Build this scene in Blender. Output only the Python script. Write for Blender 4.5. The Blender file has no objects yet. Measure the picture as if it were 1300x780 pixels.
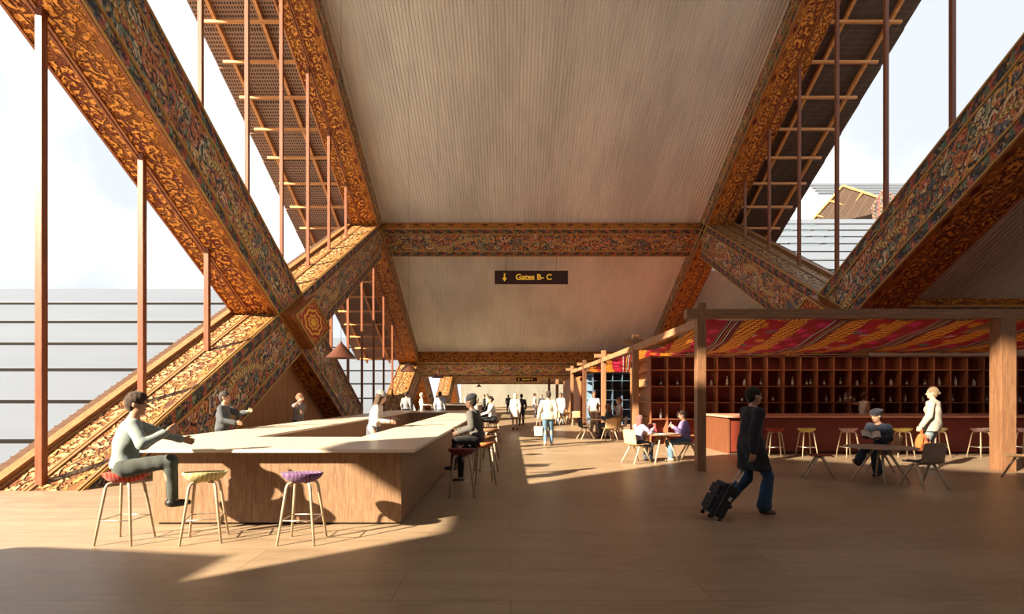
import bpy, math, random
import numpy as np
from mathutils import Vector, Matrix
random.seed(7)
SC = bpy.context.scene
COL = SC.collection
PI = math.pi
# ---------------------------------------------------------------- camera maths (image 1300x780)
F, CX, HY, EYE = 680.0, 648.0, 503.0, 1.65
def PT(px, py, D): return Vector(((px-CX)*D/F, D, EYE-(py-HY)*D/F))
def FLR(px, py, z=0.0):
    D = F*(EYE-z)/(py-HY); return Vector(((px-CX)*D/F, D, z))
# ---------------------------------------------------------------- object helpers
def link(o): COL.objects.link(o); return o
def tag(o, label=None, cat=None, group=None, kind=None):
    if label: o['label'] = label
    if cat: o['category'] = cat
    if group: o['group'] = group
    if kind: o['kind'] = kind
    return o
def thing(name, label, cat, loc=(0,0,0), rz=0, group=None):
    o = bpy.data.objects.new(name, None); link(o)
    o.empty_display_size = .1
    o.location = loc; o.rotation_euler = (0,0,rz)
    return tag(o, label, cat, group)
def copy_tree(o, parent=None):
    c = o.copy(); link(c)
    if parent: c.parent = parent
    for ch in o.children: copy_tree(ch, c)
    return c
class MB:
    def __init__(s): s.v=[]; s.f=[]; s.uv=[]; s.sm=[]
    def add(s, vs, fs, uvs=None, smooth=False):
        n=len(s.v); s.v += [tuple(p) for p in vs]
        for i,f in enumerate(fs):
            s.f.append([n+k for k in f]); s.sm.append(smooth)
            if uvs is not None: s.uv.append([tuple(q) for q in uvs[i]])
            else:
                p=[Vector(vs[k]) for k in f]; nn=(p[1]-p[0]).cross(p[2]-p[0])
                a=[abs(c) for c in nn]
                if a[2]>=a[0] and a[2]>=a[1]: s.uv.append([(q.x,q.y) for q in p])
                elif a[0]>=a[1]: s.uv.append([(q.y,q.z) for q in p])
                else: s.uv.append([(q.x,q.z) for q in p])
        return s
    def hexa(s, p, uvs=None):   # p: 8 pts, bottom 0-3 ccw, top 4-7
        return s.add(p, [(3,2,1,0),(4,5,6,7),(0,1,5,4),(1,2,6,5),(2,3,7,6),(3,0,4,7)], uvs)
    def box(s, x0,x1,y0,y1,z0,z1):
        return s.hexa([(x0,y0,z0),(x1,y0,z0),(x1,y1,z0),(x0,y1,z0),(x0,y0,z1),(x1,y0,z1),(x1,y1,z1),(x0,y1,z1)])
    def cbox(s, c, d, e=.0):    # centred box with chamfered vertical look
        x,y,z=c; a,b,h=d
        return s.box(x-a/2,x+a/2,y-b/2,y+b/2,z-h/2,z+h/2)
    def bar(s, a, b, w, h, up=(0,0,1)):   # rectangular bar between points
        a=Vector(a); b=Vector(b); d=(b-a).normalized(); u=Vector(up)
        r=d.cross(u)
        if r.length<1e-5: r=d.cross(Vector((0,1,0)))
        r.normalize(); u=r.cross(d).normalized()
        P=[]
        for c in (a,b):
            P+= [c-r*w/2-u*h/2, c+r*w/2-u*h/2, c+r*w/2+u*h/2, c-r*w/2+u*h/2]
        return s.hexa(P)
    def tube(s, pts, r, n=8, caps=True, smooth=True):
        pts=[Vector(p) for p in pts]; rs = r if isinstance(r,(list,tuple)) else [r]*len(pts)
        V=[]; ref=Vector((0,0,1))
        t0=(pts[1]-pts[0]).normalized()
        if abs(t0.z)>.9: ref=Vector((1,0,0))
        for i,p in enumerate(pts):
            if i==0: t=pts[1]-pts[0]
            elif i==len(pts)-1: t=pts[-1]-pts[-2]
            else: t=(pts[i+1]-pts[i]).normalized()+(pts[i]-pts[i-1]).normalized()
            t.normalize(); a=t.cross(ref).normalized(); b=t.cross(a).normalized()
            for k in range(n):
                th=2*PI*k/n; V.append(p+(a*math.cos(th)+b*math.sin(th))*rs[i])
        Fc=[]; m=len(pts)
        for i in range(m-1):
            for k in range(n):
                k2=(k+1)%n; Fc.append((i*n+k,i*n+k2,(i+1)*n+k2,(i+1)*n+k))
        if caps: Fc.append(tuple(range(n-1,-1,-1))); Fc.append(tuple((m-1)*n+k for k in range(n)))
        return s.add(V,Fc,None,smooth)
    def lathe(s, prof, c=(0,0,0), n=24, smooth=True, close=False):
        V=[]; c=Vector(c)
        for r,z in prof:
            for k in range(n):
                th=2*PI*k/n; V.append(c+Vector((r*math.cos(th),r*math.sin(th),z)))
        m=len(prof); Fc=[]
        for i in range(m-1):
            for k in range(n):
                k2=(k+1)%n; Fc.append((i*n+k,i*n+k2,(i+1)*n+k2,(i+1)*n+k))
        if not close:
            Fc.append(tuple(range(n-1,-1,-1))); Fc.append(tuple((m-1)*n+k for k in range(n)))
        return s.add(V,Fc,None,smooth)
    def grid(s, fn, nu, nv, thick=0, smooth=True, uvfn=None):
        P=[[Vector(fn(i/nu,j/nv)) for j in range(nv+1)] for i in range(nu+1)]
        V=[p for r in P for p in r]; w=nv+1
        UV=[(uvfn(i/nu,j/nv) if uvfn else (i/nu,j/nv)) for i in range(nu+1) for j in range(nv+1)]
        Fc=[(i*w+j,(i+1)*w+j,(i+1)*w+j+1,i*w+j+1) for i in range(nu) for j in range(nv)]
        if thick:
            N=[]
            for i in range(nu+1):
                for j in range(nv+1):
                    a=P[min(i+1,nu)][j]-P[max(i-1,0)][j]; b=P[i][min(j+1,nv)]-P[i][max(j-1,0)]
                    n=a.cross(b); n=n.normalized() if n.length>1e-9 else Vector((0,0,1)); N.append(n)
            k=len(V); V2=[V[i]-N[i]*thick for i in range(k)]
            F2=[tuple(k+q for q in reversed(f)) for f in Fc]; E=[]
            ring=[(i,0) for i in range(nu+1)]+[(nu,j) for j in range(1,nv+1)]+[(i,nv) for i in range(nu-1,-1,-1)]+[(0,j) for j in range(nv-1,0,-1)]
            ids=[i*w+j for i,j in ring]
            for a,b in zip(ids, ids[1:]+ids[:1]): E.append((b,a,k+a,k+b))
            V=V+V2; UV=UV+UV; Fc=Fc+F2+E
        return s.add(V,Fc,[[UV[q] for q in f] for f in Fc],smooth)
    def mesh(s, name):
        me=bpy.data.meshes.new(name); me.from_pydata(s.v,[],s.f)
        ul=me.uv_layers.new(name='UVMap')
        flat=[c for f in s.uv for q in f for c in q]
        ul.data.foreach_set('uv',flat)
        me.polygons.foreach_set('use_smooth',s.sm); me.update(); return me
    def build(s, name, mat, parent=None, bevel=0, kind=None, label=None):
        o=bpy.data.objects.new(name,s.mesh(name)); link(o)
        if mat: o.data.materials.append(mat)
        if parent: o.parent=parent
        if kind: o['kind']=kind
        if label: o['label']=label
        if bevel:
            b=o.modifiers.new('Bevel','BEVEL'); b.width=bevel; b.segments=2; b.limit_method='ANGLE'; b.angle_limit=.7
        return o
# ---------------------------------------------------------------- node DSL
class Sk:
    def __init__(s, nt, k): s.nt=nt; s.k=k
    def __add__(a,b): return a.nt.m('ADD',a,b)
    __radd__=__add__
    def __sub__(a,b): return a.nt.m('SUBTRACT',a,b)
    def __rsub__(a,b): return a.nt.m('SUBTRACT',b,a)
    def __mul__(a,b): return a.nt.m('MULTIPLY',a,b)
    __rmul__=__mul__
    def __truediv__(a,b): return a.nt.m('DIVIDE',a,b)
    def __gt__(a,b): return a.nt.m('GREATER_THAN',a,b)
    def __lt__(a,b): return a.nt.m('LESS_THAN',a,b)
class NT:
    def __init__(s, name, tree=None):
        if tree is None:
            s.mat=bpy.data.materials.new(name); s.mat.use_nodes=True; s.t=s.mat.node_tree
        else: s.t=tree
        s.t.nodes.clear()
    def n(s, typ, **kw):
        x=s.t.nodes.new(typ)
        for k,v in kw.items(): setattr(x,k,v)
        return x
    def put(s, sock, v):
        if isinstance(v,Sk): s.t.links.new(v.k,sock)
        elif v is not None:
            if isinstance(v,(tuple,list)) and len(v)==3 and sock.type=='RGBA': v=(*v,1)
            sock.default_value=v
    def m(s, op, a, b=None, c=None, clamp=False):
        x=s.n('ShaderNodeMath',operation=op,use_clamp=clamp)
        s.put(x.inputs[0],a)
        if b is not None: s.put(x.inputs[1],b)
        if c is not None: s.put(x.inputs[2],c)
        return Sk(s,x.outputs[0])
    def uv(s):
        x=s.n('ShaderNodeUVMap'); x.uv_map='UVMap'; return s.sep(Sk(s,x.outputs[0]))
    def obj(s):
        x=s.n('ShaderNodeTexCoord'); return Sk(s,x.outputs['Object'])
    def sep(s, v):
        x=s.n('ShaderNodeSeparateXYZ'); s.put(x.inputs[0],v); return [Sk(s,o) for o in x.outputs]
    def vec(s,x=0.,y=0.,z=0.):
        c=s.n('ShaderNodeCombineXYZ'); s.put(c.inputs[0],x); s.put(c.inputs[1],y); s.put(c.inputs[2],z); return Sk(s,c.outputs[0])
    def noise(s, v, scale=5., detail=3., rough=.5, dist=0.):
        x=s.n('ShaderNodeTexNoise'); s.put(x.inputs['Vector'],v)
        x.inputs['Scale'].default_value=scale; x.inputs['Detail'].default_value=detail
        x.inputs['Roughness'].default_value=rough; x.inputs['Distortion'].default_value=dist
        return Sk(s,x.outputs[0]), Sk(s,x.outputs[1])
    def vor(s, v, scale=1., feature='F1', rnd=1.):
        x=s.n('ShaderNodeTexVoronoi',feature=feature,voronoi_dimensions='2D'); s.put(x.inputs['Vector'],v)
        x.inputs['Scale'].default_value=scale; x.inputs['Randomness'].default_value=rnd
        return x
    def ramp(s, f, stops, interp='LINEAR'):
        x=s.n('ShaderNodeValToRGB'); s.put(x.inputs[0],f); cr=x.color_ramp; cr.interpolation=interp
        while len(cr.elements)>1: cr.elements.remove(cr.elements[-1])
        cr.elements[0].position=stops[0][0]; cr.elements[0].color=(*stops[0][1],1)
        for p,c in stops[1:]:
            e=cr.elements.new(p); e.color=(*c,1)
        return Sk(s,x.outputs[0])
    def mix(s, f, a, b, mode='MIX'):
        x=s.n('ShaderNodeMix',data_type='RGBA',blend_type=mode); s.put(x.inputs[0],f); s.put(x.inputs[6],a); s.put(x.inputs[7],b)
        return Sk(s,x.outputs[2])
    def ss(s, x, a, b):   # smoothstep
        r=s.n('ShaderNodeMapRange',interpolation_type='SMOOTHSTEP'); s.put(r.inputs[0],x)
        r.inputs[1].default_value=a; r.inputs[2].default_value=b; return Sk(s,r.outputs[0])
    def out(s, col, rough=.6, spec=.3, bump=None, bstr=.5, bdist=.02, metal=0., alpha=None, trans=None, emit=None, estr=0, sheen=0):
        p=s.n('ShaderNodeBsdfPrincipled'); o=s.n('ShaderNodeOutputMaterial')
        s.put(p.inputs['Base Color'],col); s.put(p.inputs['Roughness'],rough); s.put(p.inputs['Metallic'],metal)
        p.inputs['Specular IOR Level'].default_value=spec
        if trans: p.inputs['Transmission Weight'].default_value=trans
        if emit: s.put(p.inputs['Emission Color'],emit); p.inputs['Emission Strength'].default_value=estr
        if sheen: p.inputs['Sheen Weight'].default_value=sheen
        if bump is not None:
            b=s.n('ShaderNodeBump'); s.put(b.inputs['Height'],bump); b.inputs['Strength'].default_value=bstr; b.inputs['Distance'].default_value=bdist
            s.t.links.new(b.outputs[0],p.inputs['Normal'])
        s.t.links.new(p.outputs[0],o.inputs[0]); return s.mat
_c={}
def cached(fn):
    def w(*a,**k):
        key=(fn.__name__,a,tuple(sorted(k.items())))
        if key not in _c: _c[key]=fn(*a,**k)
        return _c[key]
    return w
@cached
def plain(name, col, rough=.6, spec=.3, metal=0., var=.12, vs=6.):
    t=NT(name); f,_=t.noise(t.obj(),vs,3)
    a=tuple(c*(1-var) for c in col); b=tuple(min(1,c*(1+var)) for c in col)
    return t.out(t.mix(f,a,b),rough,spec,metal=metal)
@cached
def wood(name, col, col2, rough=.5, ax=2, sc=1.0, spec=.3, stretch=18):
    t=NT(name); o=t.obj(); c=t.sep(o)
    k=[stretch*sc]*3; k[ax]=1.2*sc
    v=t.vec(c[0]*k[0],c[1]*k[1],c[2]*k[2])
    f,_=t.noise(v,1.,5,.6,.6); g,_=t.noise(v,3.5,3,.6)
    w=t.ss(f*.65+g*.35,.33,.67)
    return t.out(t.mix(w,col,col2),rough,spec,bump=w,bstr=.15,bdist=.004)
@cached
def cloth(name, col, rough=.9, sc=1.):
    t=NT(name); o=t.obj(); f,_=t.noise(o,7*sc,4,.6); g,_=t.noise(o,160,2)
    a=tuple(c*.78 for c in col); b=tuple(min(1,c*1.15) for c in col)
    return t.out(t.mix(f,a,b),rough,.15,bump=f*.8+g*.2,bstr=.5,bdist=.02,sheen=.1)
def swirl(t,u,v,sc,turns=13.,dist=.12,seed=0.):
    q=t.vec(u+seed,v,0.); _,nc=t.noise(q,sc*1.6,2)
    s3=t.sep(nc)
    a=(u+seed)*sc+(s3[0]-.5)*dist*4; b=v*sc+(s3[1]-.5)*dist*4
    p=t.vec(a,b,0.); vo=t.vor(p,1.); ps=t.sep(Sk(t,vo.outputs['Position']))
    lx=a-ps[0]; ly=b-ps[1]
    r=t.m('SQRT',lx*lx+ly*ly); th=t.m('ARCTAN2',ly,lx)
    cs=t.sep(Sk(t,vo.outputs['Color']))
    sw=t.m('SINE',th+r*turns+cs[1]*6.)
    pet=t.m('SINE',th*t.m('ROUND',cs[2]*3.+4.)+r*5.)
    pat=t.m('MULTIPLY',sw*.65+pet*.35,1.)
    ve=t.vor(p,1.,'DISTANCE_TO_EDGE'); ed=Sk(t,ve.outputs['Distance'])
    return pat*.5+.5, r, cs, ed
@cached
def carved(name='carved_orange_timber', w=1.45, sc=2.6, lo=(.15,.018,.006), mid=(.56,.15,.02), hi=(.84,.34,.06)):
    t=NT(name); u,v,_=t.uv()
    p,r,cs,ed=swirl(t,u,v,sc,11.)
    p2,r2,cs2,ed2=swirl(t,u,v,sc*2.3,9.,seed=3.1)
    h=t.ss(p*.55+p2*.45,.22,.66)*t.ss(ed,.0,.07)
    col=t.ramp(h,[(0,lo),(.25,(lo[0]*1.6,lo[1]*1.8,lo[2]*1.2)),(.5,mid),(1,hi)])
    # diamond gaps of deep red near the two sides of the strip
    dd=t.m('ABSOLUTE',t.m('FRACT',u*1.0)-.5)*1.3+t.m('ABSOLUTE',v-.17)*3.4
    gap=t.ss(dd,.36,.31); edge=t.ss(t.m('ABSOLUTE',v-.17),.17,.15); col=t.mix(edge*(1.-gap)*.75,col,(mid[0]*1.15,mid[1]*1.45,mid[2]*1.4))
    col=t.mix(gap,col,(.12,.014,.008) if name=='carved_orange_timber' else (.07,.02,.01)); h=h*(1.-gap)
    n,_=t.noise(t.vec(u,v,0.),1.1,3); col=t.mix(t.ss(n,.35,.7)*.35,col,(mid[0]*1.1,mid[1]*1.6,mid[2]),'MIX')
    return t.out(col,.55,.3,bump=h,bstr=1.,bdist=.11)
@cached
def painted(name='painted_dragon_panel', W=2.1):
    t=NT(name); u,v,_=t.uv()
    p,r,cs,ed=swirl(t,u,v,2.3,13.)
    p2,r2,cs2,ed2=swirl(t,u,v,5.2,9.,seed=1.7)
    pal=[(0,(.07,.09,.08)),(.09,(.17,.23,.16)),(.2,(.50,.13,.06)),(.34,(.10,.12,.19)),(.42,(.60,.31,.08)),(.56,(.58,.26,.18)),(.68,(.15,.24,.19)),(.75,(.66,.54,.36)),(.86,(.42,.13,.06))]
    base=t.ramp(cs[0],pal,'CONSTANT'); b2=t.ramp(cs2[0],pal,'CONSTANT')
    dark=(.032,.030,.034)
    a=t.mix(t.ss(p,.25,.5),dark,base); b=t.mix(t.ss(p2,.2,.45),dark,b2)
    col=t.mix(t.ss(t.m('SINE',r*16.+cs[1]*6.),-.2,.3),b,a)
    line=t.ss(t.m('ABSOLUTE',p-.62),.05,.02)
    col=t.mix(line*.7,col,(.62,.42,.16))
    edg=t.ss(ed,.05,.0); col=t.mix(edg*.7,col,(.02,.02,.02))
    # serpentine golden body
    wn,_=t.noise(t.vec(u,7.,0.),.9,2)
    vc=t.m('SINE',u*1.75+wn*5.)*(t.m('SINE',u*.61)*.10+.26)+(wn-.5)*.5+W*.5
    d=t.m('ABSOLUTE',v-vc); nn,_=t.noise(t.vec(u,0.,0.),.35,1)
    wid=t.m('SINE',u*.62)*.04+.08
    body=t.ss(d-wid,.015,-.005)*t.ss(nn,.46,.50)
    sc=t.m('SINE',u*46.+d*40.); scl=t.mix(t.ss(sc,-.5,.6),(.22,.13,.04),(.62,.47,.2))
    col=t.mix(body,col,scl)
    mane=t.ss(t.m('ABSOLUTE',d-wid-.05),.05,.02)*t.ss(t.m('SINE',u*21.+d*30.),.0,.3)*t.ss(nn,.46,.50)
    col=t.mix(mane*.8,col,(.5,.16,.06))
    # border strips
    inb=(v<.40)+(v>(W-.40))
    fl=t.m('SINE',u*9.+t.m('SINE',v*16.)*1.3); fc=t.ramp(t.m('FRACT',u*1.43/1.),[(0,(.35,.07,.05)),(.3,(.09,.15,.10)),(.55,(.48,.24,.07)),(.8,(.06,.08,.14))],'CONSTANT')
    bc=t.mix(t.ss(fl+p2-.5,-.1,.35),dark,fc); bc=t.mix(t.ss(p2,.55,.8)*.6,bc,b2)
    col=t.mix(t.m('MINIMUM',inb,1.),col,bc)
    h=p*.6+p2*.4+body*.8
    return t.out(col,.55,.3,bump=h,bstr=.8,bdist=.05)
@cached
def floor_mat():
    t=NT('travertine_floor'); o=t.obj(); c=t.sep(o)
    br=t.n('ShaderNodeTexBrick'); br.offset=.37; t.put(br.inputs['Vector'],t.vec(c[0],c[1],0.))
    br.inputs['Scale'].default_value=1.; br.inputs['Brick Width'].default_value=2.6; br.inputs['Row Height'].default_value=.72
    br.inputs['Mortar Size'].default_value=.006; br.inputs['Bias'].default_value=0.
    br.inputs['Color1'].default_value=(.36,.36,.36,1); br.inputs['Color2'].default_value=(.64,.64,.64,1); br.inputs['Mortar'].default_value=(.5,.5,.5,1)
    bc=Sk(t,br.outputs[0]); mf=Sk(t,br.outputs[1])
    f,_=t.noise(t.vec(c[0]*.5,c[1]*2.6,0.),1.6,6,.62,.5)
    g,_=t.noise(t.vec(c[0]*3.,c[1]*22.,0.),1.,4,.7,.4)
    pit,_=t.noise(t.vec(c[0]*14.,c[1]*60.,0.),1.,2)
    k=t.sep(bc)[0]
    w=f*.5+g*.35+k*.35-.1
    col=t.ramp(w,[(.25,(.165,.104,.060)),(.48,(.275,.188,.116)),(.75,(.39,.285,.185))])
    col=t.mix(t.ss(pit,.68,.76)*.5,col,(.16,.09,.05))
    col=t.mix(mf*.75,col,(.17,.105,.06))
    return t.out(col,t.mix(f,(.34,)*3,(.5,)*3),.38,bump=t.m('SUBTRACT',g*.3,mf),bstr=.3,bdist=.006)
@cached
def rib_mat(name='ribbed_ceiling', col=(.69,.665,.61)):
    t=NT(name); u,v,_=t.uv(); f,_=t.noise(t.vec(u*.35,v*.12,0.),1.,5,.6); g,_=t.noise(t.vec(u*9.,v*.6,0.),1.,3)
    w=f*.7+g*.3
    return t.out(t.mix(t.ss(w,.35,.65),tuple(c*.80 for c in col),tuple(c*1.08 for c in col)),.7,.2)
# ================================================================= MATERIALS
M_TIM = wood('beam_timber',(.20,.055,.018),(.38,.13,.04),.5,ax=1,sc=.6)
M_TIMD= wood('dark_beam_timber',(.10,.035,.016),(.20,.08,.032),.5,ax=1,sc=.6)
M_GOLD= plain('ochre_moulding',(.42,.24,.065),.45,.4)
M_POST= wood('post_timber',(.13,.038,.016),(.235,.072,.027),.4,ax=2,sc=1.5)
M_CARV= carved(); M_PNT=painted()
M_CARVT=carved('sunlit_carved_timber',sc=2.4,lo=(.11,.025,.009),mid=(.30,.10,.025),hi=(.54,.34,.15))  # carved timber for beam tops, sunlit highlight tone put into the colour
M_RAIL=wood('rail_timber',(.20,.085,.03),(.33,.155,.058),.5,ax=1,sc=.8)
M_RIB = rib_mat()
M_LIGHTW=wood('pergola_timber',(.17,.078,.038),(.30,.145,.07),.5,ax=2,sc=1.4)
M_LIGHTX=wood('pergola_timber_x',(.17,.078,.038),(.30,.145,.07),.5,ax=0,sc=1.4)
M_LIGHTY=wood('pergola_timber_y',(.24,.115,.055),(.40,.20,.10),.5,ax=1,sc=1.4)
SL=.54                      # slope of every raking member
XL,XR=-7.5,11.1             # inner faces of the two frames
BW=1.45; BH=1.05            # beam width, half vertical depth
PER=25.96
# ================================================================= FLOOR, GROUND
MB().box(-9.6,27.5,-20,112,-.3,0).build('floor',floor_mat(),kind='structure')
t=NT('pale_gravel'); f,_=t.noise(t.obj(),.6,4); gm=t.out(t.mix(f,(.42,.38,.33),(.55,.51,.45)),.9,.1)
MB().box(-90,-9.6,-50,140,-1.9,-1.6).build('ground',gm,kind='structure')
MB().box(27.5,110,-50,160,-1.9,-1.6).build('ground',gm,kind='structure')
# ================================================================= RIBBED CEILINGS
def ribbed(name, x0,x1,c0,m,D0,D1,mat=None,pitch=.16,amp=.03,thick=.25,kind='structure'):
    mb=MB(); n=int((x1-x0)/pitch); V=[]; prof=[]
    for i in range(n):
        xa=x0+i*pitch
        prof+= [(xa,0),(xa+pitch*.42,0),(xa+pitch*.5,amp),(xa+pitch*.92,amp)]
    prof.append((x1,0))
    k=len(prof); nd=1
    for j,D in enumerate((D0,D1)):
        for x,a in prof: V.append((x,D,c0+m*D+a))
    Fc=[(i,i+1,k+i+1,k+i) for i in range(k-1)]
    uv=[[(V[q][0],V[q][1]) for q in f] for f in Fc]
    mb.add(V,Fc,uv)
    zt=amp+.02
    mb.hexa([(x0,D0,c0+m*D0+zt),(x1,D0,c0+m*D0+zt),(x1,D1,c0+m*D1+zt),(x0,D1,c0+m*D1+zt),
             (x0,D0,c0+m*D0+thick),(x1,D0,c0+m*D0+thick),(x1,D1,c0+m*D1+thick),(x0,D1,c0+m*D1+thick)])
    return mb.build(name,mat or M_RIB,kind=kind)
RC=28.85
ribbed('ceiling',XL,XR,RC,-SL,6.24,31.5)
ribbed('ceiling',XL,XR,RC,-SL,33.2,43.7)
ribbed('ceiling',XL,XR,RC-2*SL*6.24,SL,-20,6.24)
ribbed('ceiling',XL,XR,RC-2*SL*45.2+.4,SL,45.6,58.2)
ribbed('ceiling',XL,XR,RC+SL*PER,-SL,58.2,69.7)
ribbed('ceiling',XL,XR,RC-2*SL*45.2-SL*PER+.4,SL,71.6,84.2)
ribbed('ceiling',XL,XR,RC+2*SL*PER,-SL,84.2,96)
ribbed('ceiling',XR+BW,27,14.85,-SL,-10,18.35)       # side aisle
ribbed('ceiling',XR+BW,17.2,RC,-SL,35.2,45)
ribbed('ceiling',17.2,22,RC,-SL,36.6,45)
# end wall, back wall, right wall
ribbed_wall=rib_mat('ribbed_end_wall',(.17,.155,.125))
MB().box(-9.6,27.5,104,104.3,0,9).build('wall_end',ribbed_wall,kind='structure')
M_PLAST=plain('warm_plaster',(.22,.14,.09),.8,.1)
MB().box(-9.6,27.5,-20.3,-20,0,20).build('wall_back',M_PLAST,kind='structure')
MB().box(27.2,27.5,-20,104,0,9).build('wall_right',M_PLAST,kind='structure')
# unseen wall added left of the viewer; its openings shape the sun patches
mb=MB(); X0,X1=-8.5,-8.2
def wpoly(P):
    n=len(P); mb.add([(X0,a,b) for a,b in P]+[(X1,a,b) for a,b in P],[tuple(range(n)),tuple(range(2*n-1,n-1,-1))]+[(k,n+k,n+(k+1)%n,(k+1)%n) for k in range(n)])
wpoly([(-20,0),(3.35,0),(3.35,2.0),(1.3,3.4),(.3,3.4),(.3,4.9),(-20,4.9)])
wpoly([(-20,4.9),(2.9,4.9),(3.3,9.2),(-8.9,14.3),(-20,11.)])
wpoly([(-20,11.),(-8.9,14.3),(-3.9,15.2),(3.3,9.2),(3.35,12.2),(12.5,12.8),(18,17.3),(18,20.3),(6.24,26.9),(-20,12.8)])
for k in range(34):  # added slats thin out the sun through the upper opening
    z=9.3+k*.17; lo_=max(3.3-(z-9.2)*2.4,-9.4); hi_=min(3.3-(z-9.2)*1.2,3.3)
    mb.box(X0+.14,X1-.14,lo_-.4,hi_+.4,z,z+.045)
mb.build('sun_blocker_wall',M_PLAST,kind='structure')
# ================================================================= DIAGRID BEAMS
def beam(name,label,side,c,m,D0,D1,parent=None,carve='under',group='carved and painted diagonal timber beams',det=1):
    """side -1 left / +1 right ; centre line Z=c+m*D ; carved face under or on top"""
    xi = XL if side<0 else XR; xo = xi+side*BW
    t=thing(name,label,'beam',(0,0,0),0,group)
    def Pt(D,s,x): return (x,D,c+m*D+s)
    def slab(x0,x1,s0,s1,d0=D0,d1=D1,uvf=None):
        P=[Pt(d0,s0,x0),Pt(d0,s0,x1),Pt(d1,s0,x1),Pt(d1,s0,x0),Pt(d0,s1,x0),Pt(d0,s1,x1),Pt(d1,s1,x1),Pt(d1,s1,x0)]
        mb=MB()
        if uvf:
            mb.hexa(P); mb.uv=[[uvf(mb.v[i]) for i in f] for f in mb.f]
            return mb
        return mb.hexa(P)
    lo,hi=min(xi,xo),max(xi,xo)
    slab(lo+.03,hi-.03,-BH+.08,BH-.08).build('timber_core',M_TIM,t)
    L=math.sqrt(1+m*m)
    off=random.uniform(0,50)
    # painted inner panel
    fx=xi; 
    mb=slab(min(fx,fx+side*.05),max(fx,fx+side*.05),-BH+.05,BH-.05,uvf=lambda p:((p[1]*L)+off,(p[2]-c-m*p[1]+BH)))
    ppn=mb.build('painted_panel',M_PNT,t)
    g=MB()
    for s in (-BH+.02,-BH+.42,BH-.42,BH-.02):
        a,b=(fx-side*.035,fx+side*.03)
        g.v,g.f,g.uv,g.sm=g.v,g.f,g.uv,g.sm
        q=slab(min(a,b),max(a,b),s-.028,s+.028)
        g.add(q.v,q.f)
    g.build('gilt_moulding',M_GOLD,ppn)
    # carved face: two strips with a dark groove between
    sg=-1 if carve=='under' else 1
    def strip(xa,xb):
        s0,s1=sg*(BH-.09),sg*(BH+.0)
        return slab(min(xa,xb),max(xa,xb),min(s0,s1),max(s0,s1),uvf=lambda p:((p[1]*L)+off*1.3,abs(p[0]-xi)))
    mc=M_CARV if carve=='under' else M_CARVT
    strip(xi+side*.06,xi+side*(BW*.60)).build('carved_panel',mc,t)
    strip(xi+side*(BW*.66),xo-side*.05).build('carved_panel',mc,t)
    g=MB()
    for xx in (xi+side*.03,xi+side*BW*.60,xi+side*BW*.66,xo-side*.03):
        s0=sg*(BH-.12); s1=sg*(BH+.035)
        q=slab(xx-.028,xx+.028,min(s0,s1),max(s0,s1)); g.add(q.v,q.f)
    g.build('timber_rail',M_RAIL if carve!='under' else M_TIM,t)
    return t
U_c=14.67; V_c=-6.09; R_c=28.68
S={-1:'left',1:'right'}
for sd in (-1,1):
    n=S[sd]
    beam('carved_beam','carved orange and painted timber beam plunging from the upper %s corner to the lower knot'%n,sd,U_c,-SL,1.0,27.2)
    beam('carved_beam','timber beam with %s rising from the floor on the %s through the knot'%('sunlit carved top' if sd<0 else 'painted dragon side',n),sd,V_c,SL,9.2 if sd<0 else 18.7,31.2,carve='top')
    beam('carved_beam','timber beam with carved orange underside along the %s edge of the ribbed ceiling'%n,sd,R_c,-SL,6.0,53.0)
    beam('carved_beam','second rising timber beam on the %s, beyond the first ceiling beam'%n,sd,V_c-SL*PER,SL,37.3-1.5,58.0,carve='top')
    beam('carved_beam','third falling timber beam on the %s, far down the hall'%n,sd,R_c+SL*PER,-SL,58.2,79.0)
    beam('carved_beam','third rising timber beam on the %s, far down the hall'%n,sd,V_c-2*SL*PER,SL,62.0,84,carve='top')
# knots
def knot(side,D,Z,label,sc=1.):
    xi=XL if side<0 else XR
    t=thing('beam_knot',label,'beam joint',(xi,D,Z),0,'diamond joint blocks on the crossing beams')
    a,b=1.84*sc,.97*sc; p=.42
    def rh(x,k): return [(x,a*k,0),(x,0,b*k),(x,-a*k,0),(x,0,-b*k)]
    mb=MB(); A=rh(.1*side,1.); B=rh(-p*side,1.)
    mb.add(A+B,[(0,1,2,3),(7,6,5,4),(0,4,5,1),(1,5,6,2),(2,6,7,3),(3,7,4,0)]); mb.build('block',M_TIM,t,bevel=.02)
    C=rh((-p-.03)*side,.84); Dd=rh((-p+.02)*side,.84); mb=MB()
    mb.add(C+Dd,[(0,1,2,3),(7,6,5,4),(0,4,5,1),(1,5,6,2),(2,6,7,3),(3,7,4,0)]); mb.uv=[[(mb.v[i][1],mb.v[i][2]) for i in f] for f in mb.f]
    fp=mb.build('flower_panel',M_FLOWER,t)
    mb=MB()
    O=rh((-p-.05)*side,.9); 
    for i in range(4): mb.bar(O[i],O[(i+1)%4],.05,.05,(1,0,0))
    mb.build('frame',M_GOLD,fp)
t=NT('flower_medallion'); u,v,_=t.uv()
r=t.m('SQRT',u*u*.28+v*v); th=t.m('ARCTAN2',v,u*.53)
pt=t.m('SINE',th*8.); ring=t.m('SINE',r*34.+pt*.9)
col=t.ramp(ring*.5+.5,[(0,(.25,.02,.012)),(.4,(.5,.05,.02)),(.55,(.62,.24,.03)),(1,(.75,.42,.07))])
col=t.mix(t.ss(r,.16,.13),col,(.8,.45,.06)); col=t.mix(t.ss(r,.52,.56),col,(.3,.05,.03))
p_,_,_,_=swirl(t,u,v,3.2,9.); col=t.mix(t.ss(p_,.55,.7)*t.ss(r,.5,.58),col,(.62,.28,.04))
M_FLOWER=t.out(col,.5,.3,bump=ring*.5+p_*.3,bstr=.8,bdist=.04)
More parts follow.
